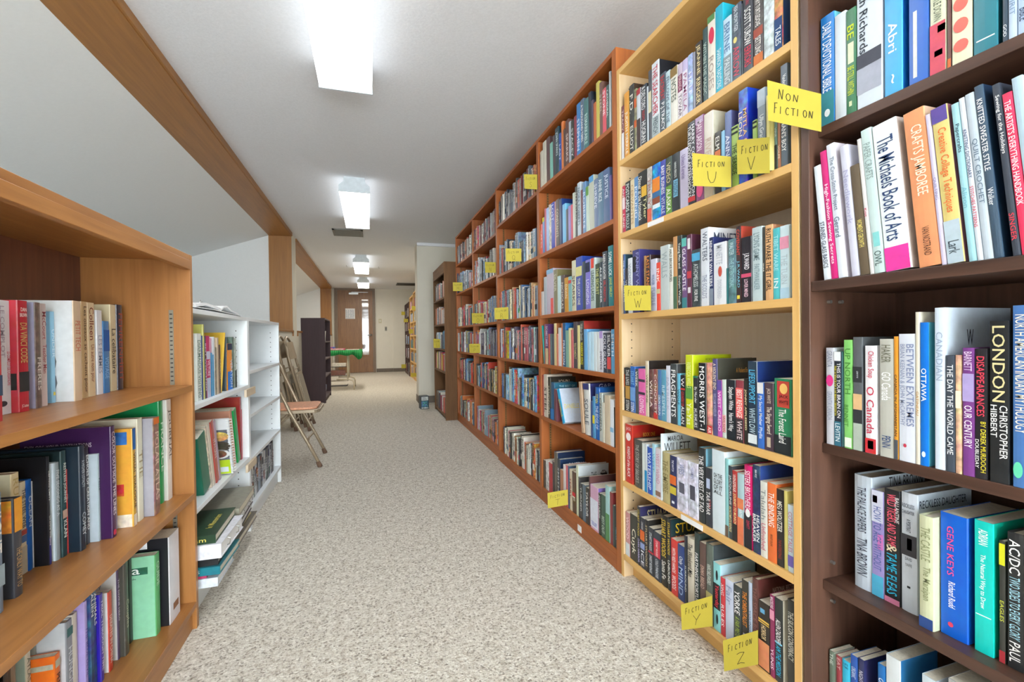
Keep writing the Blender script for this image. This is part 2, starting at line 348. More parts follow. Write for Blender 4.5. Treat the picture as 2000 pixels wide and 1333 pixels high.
# ------------------------------------------------------------------ bookcases
def bookcase(name, label, X, sg, y0, W, H, D, shelves, m, post=.018, sth=.018, cols=(), rec=0.0, plinth=.05, topf=None, back=None, inside=None, backm=None, flush=False, group=None, srec=None):
    """x local = distance behind the front; sg=+1 stands on the bookcase wall, -1 on the recess side."""
    t = thing(name, label, 'bookcase', (X, y0, 0), group=group)
    def B(n, x0, x1, ya, yb, za, zb, mat, bv=.0012, sg=sg):
        return MB().box(min(sg*x0, sg*x1), max(sg*x0, sg*x1), ya, yb, za, zb).obj(n, mat, t, bevel=bv)
    ins = inside or m
    if inside:
        for ya, yb in ((0, post), (W-post, W)):
            B('side_panel', .0012, D, ya, yb, 0, H, inside['z']); B('edge_banding', 0, .0012, ya, yb, 0, H, m['z'], 0)
    else:
        B('side_panel', 0, D, 0, post, 0, H, m['z']); B('side_panel', 0, D, W-post, W, 0, H, m['z'])
    edges = [post]
    for c in cols:
        B('divider', 0, D, c-post/2, c+post/2, 0, H-.02, m['z']); edges += [c-post/2, c+post/2]
    edges.append(W-post)
    B('back_panel', D-.006, D, post, W-post, .03, H-.005, (backm or ins)['z'] if isinstance(backm or ins, dict) else (backm or ins), 0)
    B('top_panel', 0, D-.006, post, W-post, H-sth, H-.0005, m['y'])
    if topf: B('top_fascia', -.003, .016, post, W-post, H-topf, H-sth, m['y'])
    for a, b in zip(edges[::2], edges[1::2]):
        for k, z in enumerate(shelves):
            r = (srec[k] if srec else rec)
            B('shelf', r, D-.006, a+.0005, b-.0005, z-sth, z, m['y'])
        B('plinth', plinth, plinth+.016, a, b, 0, shelves[0]-sth, m['y'])
    return t
def holes(t, sg, xs, y, z0, z1, step, r=.0028, n='peg_holes', mat=None):
    mb = MB(); z = z0
    while z < z1:
        for x in xs:
            mb.quad([(sg*x+r*math.cos(k*PI/4), y, z+r*math.sin(k*PI/4)) for k in range(8)])
        z += step
    o = mb.obj(n, mat or PEG, t); o['kind'] = 'stuff'; return o
def standard(t, sg, x, y, z0, z1, mat=None):
    o = MB().box(min(sg*(x-.006), sg*(x+.006)), max(sg*(x-.006), sg*(x+.006)), y-.003, y, z0, z1).obj('shelf_standard', mat or STANDARD, t)
    s = MB(); z = z0+.012
    while z < z1-.01:
        s.box(sg*x-.0035, sg*x+.0035, y-.0036, y-.0029, z, z+.004); z += .0145
    q = s.obj('slots', PEG, o); q['kind'] = 'stuff'
STANDARD = plain('zinc_standard', '8d8676', .45, metal=.6)
BRASS = plain('tarnished_standard', '8a6434', .5, metal=.4)
birch = bookcase('birch_bookcase', 'tall pale birch bookcase packed with fiction between the cherry bookcase and dark bookcase', .953, 1, .822, .804, 2.006, .28, [.091,.384,.663,1.043,1.36,1.645], BIRCH, sth=.021, plinth=.042, inside=BIRCHIN, backm=BIRCHBK)
for s in (1,): holes(birch, 1, (.045, .235), .804-.0183, .14, 1.95, .032)
for z, y0, y1 in ((1.36, .508, .60), (.384, .33, .43)):
    MB().box(-.0012, -.0002, y0, y1, z-.019, z-.003).obj('shelf_label', WPAPER, birch)
wood_l = bookcase('honey_bookcase', 'low honey brown wooden bookcase with metal shelf strips, opposite the dark bookcase', -.56, -1, .45, 1.34, 1.243, .30, [.091,.453,.812], MAPLE, post=.02, sth=.02, plinth=.012, topf=.05, backm=BACKW)
standard(wood_l, -1, .055, 1.34-.02, .815, 1.06); standard(wood_l, -1, .055, 1.34-.02, .32, .43)
dark = bookcase('dark_walnut_bookcase', 'dark walnut bookcase of non fiction, nearest on the bookcase wall', .953, 1, .0, .815, 1.80, .28, [.13,.394,.708,1.075,1.424], WALNUT, post=.02, sth=.022, plinth=.04, srec=[.04,.034,.034,.004,.028])
for (x, z) in ((.06, .43), (.06, .34), (.055, 1.03), (.09, 1.03), (.08, .75)):
    o = MB().tube([(x, .795, z), (x, .787, z)], .004, 8).obj('shelf_pin', STEEL, dark)
wa = bookcase('white_bookcase', 'low white bookcase with mixed books and a stack of binders, next to the honey bookcase', -.577, -1, 1.795, .805, 1.072, .28, [.10,.375,.735], {'x':WHITE,'y':WHITE,'z':WHITE}, post=.017, sth=.018, plinth=.02)
holes(wa, -1, (.05, .22), .805-.0173, .14, 1.03, .032)
wb = bookcase('white_bookcase', 'low white bookcase holding cases of discs, beside the folding chair', -.577, -1, 2.602, .835, 1.072, .28, [.11,.357,.58,.803], {'x':WHITE,'y':WHITE,'z':WHITE}, post=.017, sth=.018, plinth=.02)
holes(wb, -1, (.05, .22), .835-.0173, .14, 1.03, .032)
c1 = bookcase('cherry_bookcase', 'tall cherry wood double bookcase with notes S and T, beside the birch bookcase', .953, 1, 1.63, 1.83, 2.105, .275, [.08,.497,.80,1.08,1.432,1.81], CHERRY, post=.034, sth=.02, cols=(.895,), plinth=.0, group=None)
c2 = bookcase('cherry_bookcase', 'tall cherry wood double bookcase with notes M, N and O, beside the thin brown bookcase', .968, 1, 3.462, 1.80, 2.105, .265, [.085,.497,.80,1.08,1.455,1.78], CHERRY, post=.028, sth=.02, cols=(.90,), plinth=.0)
for t, ys, zz in ((c1, (.895-.017, 1.83-.034), (.08,.497,.80,1.08,1.432,1.81)), (c2, (.90-.014, 1.80-.028), (.085,.497,.80,1.08,1.455,1.78))):
    for y in ys: standard(t, 1, .055, y, .12, 2.04, BRASS)
MB().box(-.0012, -.0002, .36, .40, .018, .048).obj('shelf_label', WPAPER, c1)
th = bookcase('brown_bookcase', 'narrow brown bookcase standing forward between the pillar and the cherry bookcase', .835, 1, 5.275, .93, 1.83, .40, [.05,.556,.82,1.12,1.43], BROWN, post=.02, sth=.02, plinth=.03, topf=.13)
es = bookcase('espresso_bookcase', 'dark espresso bookcase with its plain side facing the folding chairs', -.62, -1, 7.38, 1.0, 1.27, .33, [.08,.40,.66,.92], ESPRESSO, post=.02, sth=.02, plinth=.02)
f1 = bookcase('beige_bookcase', 'pale beige bookcase beyond the pillar, the nearer of the two', .97, 1, 9.72, .93, 1.98, .28, [.08,.40,.71,1.02,1.33,1.64], BIRCH, post=.03, sth=.03, plinth=.01)
f2 = bookcase('beige_bookcase', 'pale beige bookcase beyond the pillar, between its beige twin and the farthest dark bookcase', .97, 1, 10.66, .93, 1.94, .28, [.08,.40,.71,1.02,1.33,1.64], BIRCH, post=.03, sth=.03, plinth=.01)
f3 = bookcase('dark_bookcase', 'farthest dark bookcase near the brown door', .95, 1, 11.62, 1.3, 1.85, .30, [.08,.45,.80,1.15,1.5], WALNUT, post=.02, sth=.02, cols=(.65,), plinth=.01)
for x, z, l in ((-.577, .70, 'upper tan wooden strip across the front joint of the white bookcases'), (-.577, .335, 'lower tan wooden strip across the front joint of the white bookcases')):
    o = MB().box(x+.0008, x+.012, 2.50, 2.68, z-.018, z+.018).obj('wooden_strip', TANW, bevel=.001); tag(o, l, 'strip', 'wooden strips joining the white bookcases')
# ------------------------------------------------------------------ lettering
_tc = {}
def text_mesh(s):
    if s in _tc: return _tc[s]
    cu = bpy.data.curves.new('t', 'FONT'); cu.body = s; cu.resolution_u = 2; cu.offset = .006
    o = bpy.data.objects.new('t', cu); me = o.to_mesh()
    v = [tuple(p.co[:2]) for p in me.vertices]; f = [tuple(p.vertices) for p in me.polygons]
    o.to_mesh_clear(); bpy.data.objects.remove(o); bpy.data.curves.remove(cu)
    if not v: v = [(0,0),(1,0),(1,1)]; f = []
    xs = [p[0] for p in v]; ys = [p[1] for p in v]
    r = (v, f, min(xs), max(xs), min(ys), max(ys)); _tc[s] = r; return r
def put_text(mb, s, A, U, V, wmax, hmax, col, alpha=0.0, ratio=1.5):
    """text centred on A, running along U, glyph tops towards V, within wmax x hmax"""
    v, f, x0, x1, y0, y1 = text_mesh(s)
    if not f: return
    w, h = x1-x0, max(y1-y0, .5)
    sx = wmax/w; sy = hmax/h
    if sx > sy*ratio: sx = sy*ratio
    if sy > sx*2.4: sy = sx*2.4
    n = len(mb.v); cx, cy = (x0+x1)/2, (y0+y1)/2
    for px, py in v:
        p = A+U*((px-cx)*sx)+V*((py-cy)*sy); mb.v.append((p.x, p.y, p.z))
    for q in f:
        mb.f.append(tuple(n+i for i in q)); mb.m.append(0); mb.c.append(col+(alpha,))
# ------------------------------------------------------------------ books
def book_parts(r, O=Vector((0,0,0)), simple=False):
    """meshes of one book in its own axes: spine at x=0, depth along +x, y across the spine"""
    t, h, d = r['t'], r['h'], r['d']; hb = r['hb'] and t > .012
    col = lin(r['col']); c = lin(r['c']) if r['c'] else col
    a0 = .55 if r['p'] else .03
    cs, cc = col+(a0,), c+(a0 if not r['c'] else .06,)
    cov, pag = MB(), MB()
    parts = {}; extra = []
    def P(nm): return parts.setdefault(nm, MB())
    def X1(nm):
        q = MB(); extra.append((nm, q)); return q
    y = t/2; b = min(.0022 if hb else .0012, t*.2); e = .0035 if hb else .0006; bul = .07*t if hb else min(.0008, t*.08)
    prof = [(d, y), (bul*1.6+.0015, y), (bul, y*.93), (bul*.3, y*.5), (0, 0), (bul*.3, -y*.5), (bul, -y*.93), (bul*1.6+.0015, -y), (d, -y), (d, -y+b), (bul+b, -y+b), (bul+b, y-b), (d, y-b)]
    n = len(cov.v); k = len(prof)
    for z in (0, h):
        cov.v += [(p[0], p[1], z) for p in prof]
    for j in range(k):
        cov.f.append((n+j, n+(j+1)%k, n+k+(j+1)%k, n+k+j)); cov.m.append(0)
        cov.c.append(cs if 1 <= j <= 6 else cc)
    # caps as three strips (boards and spine)
    for z0, fl in ((n, True), (n+k, False)):
        for q in ((0,1,11,12), (7,8,9,10), (1,2,3,11), (5,6,7,10), (3,4,10,11), (4,5,10)):
            f = tuple(z0+i for i in q); cov.f.append(f if fl else f[::-1]); cov.m.append(0); cov.c.append(cs)
    pag.box(bul+b, d-e-.0005, -y+b, y-b, e, h-e-.0002)
    X = -.0003
    for fs in r['f']:
        tok = fs.split()
        k0 = tok[0]
        nums = []
        if k0[0] == 'o' and len(k0) == 1:
            cl = lin(tok[1]); nums = [float(v) for v in tok[2:]]
            f0, f1, l0, l1 = (nums+[0,1])[:4] if len(nums) < 4 else nums[:4]
            zc = h*(1-(f0+f1)/2); rz = h*(f1-f0)/2; yc = y-t*(l0+l1)/2; ry = t*(l1-l0)/2
            X1('emblem').quad([(X-.0002, yc+ry*math.cos(i*PI/8), zc+rz*math.sin(i*PI/8)) for i in range(16)], 0, cl+(.05,)); continue
        cover = k0[0] == '@'; band = k0[0] == '#'
        cl = lin(k0.lstrip('@#')); i = 1
        while i < len(tok):
            try: nums.append(float(tok[i])); i += 1
            except ValueError: break
            if len(nums) == 4 and cover: break
        txt = ' '.join(tok[i:]).replace('!', '')
        if band:
            f0, f1, l0, l1 = (nums+[0,1])[:4] if len(nums) < 4 else nums[:4]
            ya, yb = y-t*l0, y-t*l1
            if l0 == 0: ya -= t*.02
            if l1 == 1: yb += t*.02
            X1('spine_band').quad([(X, ya, h*(1-f0)-.0003), (X, yb, h*(1-f0)-.0003), (X, yb, h*(1-f1)+.0003), (X, ya, h*(1-f1)+.0003)], 0, cl+(.08,))
        elif cover:
            u0, u1, v0, v1 = nums[:4]; sy = -1 if r['side'] == 'R' else 1
            yy = sy*(y+.0003)
            xa, xb = d*u0+.004, d*u1
            za, zb = h*(1-v0)-.003, h*(1-v1)
            if txt in ('#', '===='):
                X1('cover_panel').quad([(xa, yy, za), (xb, yy, za), (xb, yy, zb), (xa, yy, zb)], 0, cl+(.3,))
            elif txt == 'disc':
                rr = min(xb-xa, za-zb)/2
                X1('sticker').quad([((xa+xb)/2+rr*math.cos(i*PI/10), yy, (za+zb)/2+rr*math.sin(i*PI/10)) for i in range(20)], 0, cl+(.05,))
            else:
                # left-to-right as the viewer of the corridor sees it
                put_text(X1('cover_title'), txt, Vector(((xa+xb)/2, yy*1.0+sy*.0002, (za+zb)/2)), Vector((-sy if sy == -1 else 1, 0, 0)) if sy == -1 else Vector((-1, 0, 0)), Vector((0, 0, 1)), abs(xb-xa), za-zb, cl)
        else:
            f0, f1, l0, l1 = (nums+[.1,.9])[:4] if len(nums) < 4 else nums[:4]
            H = h*(f1-f0); Wd = t*(l1-l0)*.82; yc = y-t*(l0+l1)/2; zc = h*(1-(f0+f1)/2)
            if Wd > 1.25*H and len(txt) > 1: put_text(P('lettering'), txt, Vector((X-.0004, yc, zc)), Vector((0,-1,0)), Vector((0,0,1)), Wd, H*.85, cl)
            else: put_text(P('lettering'), txt, Vector((X-.0004, yc, zc)), Vector((0,0,-1)), Vector((0,-1,0)), H, Wd, cl)
    return cov, pag, list(parts.items())+extra
def cname(hx):
    import colorsys
    r, g, b = (int(hx[i:i+2], 16)/255 for i in (0,2,4)); H, S, V = colorsys.rgb_to_hsv(r, g, b); H *= 360
    if S < .14 or V < .2:
        return 'black' if V < .25 else 'charcoal' if V < .36 else 'dark grey' if V < .5 else 'grey' if V < .68 else 'pale grey' if V < .82 else 'white'
    if S < .22 and V > .78: return 'cream' if 25 < H < 75 else 'off-white'
    if H < 14 or H > 345: n = 'red' if S > .5 else 'reddish'
    elif H < 42: n = ('brown' if V < .62 else 'orange' if S > .6 else 'tan')
    elif H < 68: n = 'olive' if V < .6 else 'yellow'
    elif H < 160: n = 'green'
    elif H < 195: n = 'teal'
    elif H < 250: n = 'blue'
    elif H < 295: n = 'purple'
    else: n = 'pink' if V > .6 else 'plum'
    if V < .38 and n not in ('plum',): n = 'dark '+n
    elif V > .72 and S < .42 and n not in ('tan', 'pink'): n = 'light '+n
    return n
ORD = ('first second third fourth fifth sixth seventh eighth ninth tenth eleventh twelfth thirteenth fourteenth fifteenth sixteenth seventeenth eighteenth nineteenth twentieth twenty-first twenty-second twenty-third twenty-fourth twenty-fifth twenty-sixth twenty-seventh twenty-eighth twenty-ninth thirtieth').split()
SHN = {'B1':'top','B2':'second','B3':'third','B4':'fourth','B5':'fifth','B6':'bottom','D1':'top','D2':'second','D3':'third','D4':'fourth','D5':'lowest','L1':'top','L2':'middle','L3':'bottom','W1':'top','W2':'middle','C1':'top','C2':'second','C3':'third','C4':'fourth','C5':'fifth','C6':'bottom'}
CASE = {'B':('birch bookcase', 'cherry'), 'D':('walnut bookcase', 'birch'), 'L':('honey bookcase', 'white bookcase'), 'W':('white bookcase', 'folding chair'), 'C':('cherry bookcase', 'pillar')}
TINY = MB()      # books past the three hundred largest
TPAG = MB(); TPRI = MB()
def add_xf(dst, src, M):
    n = len(dst.v)
    dst.v += [tuple(M @ Vector(p)) for p in src.v]; dst.f += [tuple(n+i for i in f) for f in src.f]; dst.m += src.m; dst.c += src.c
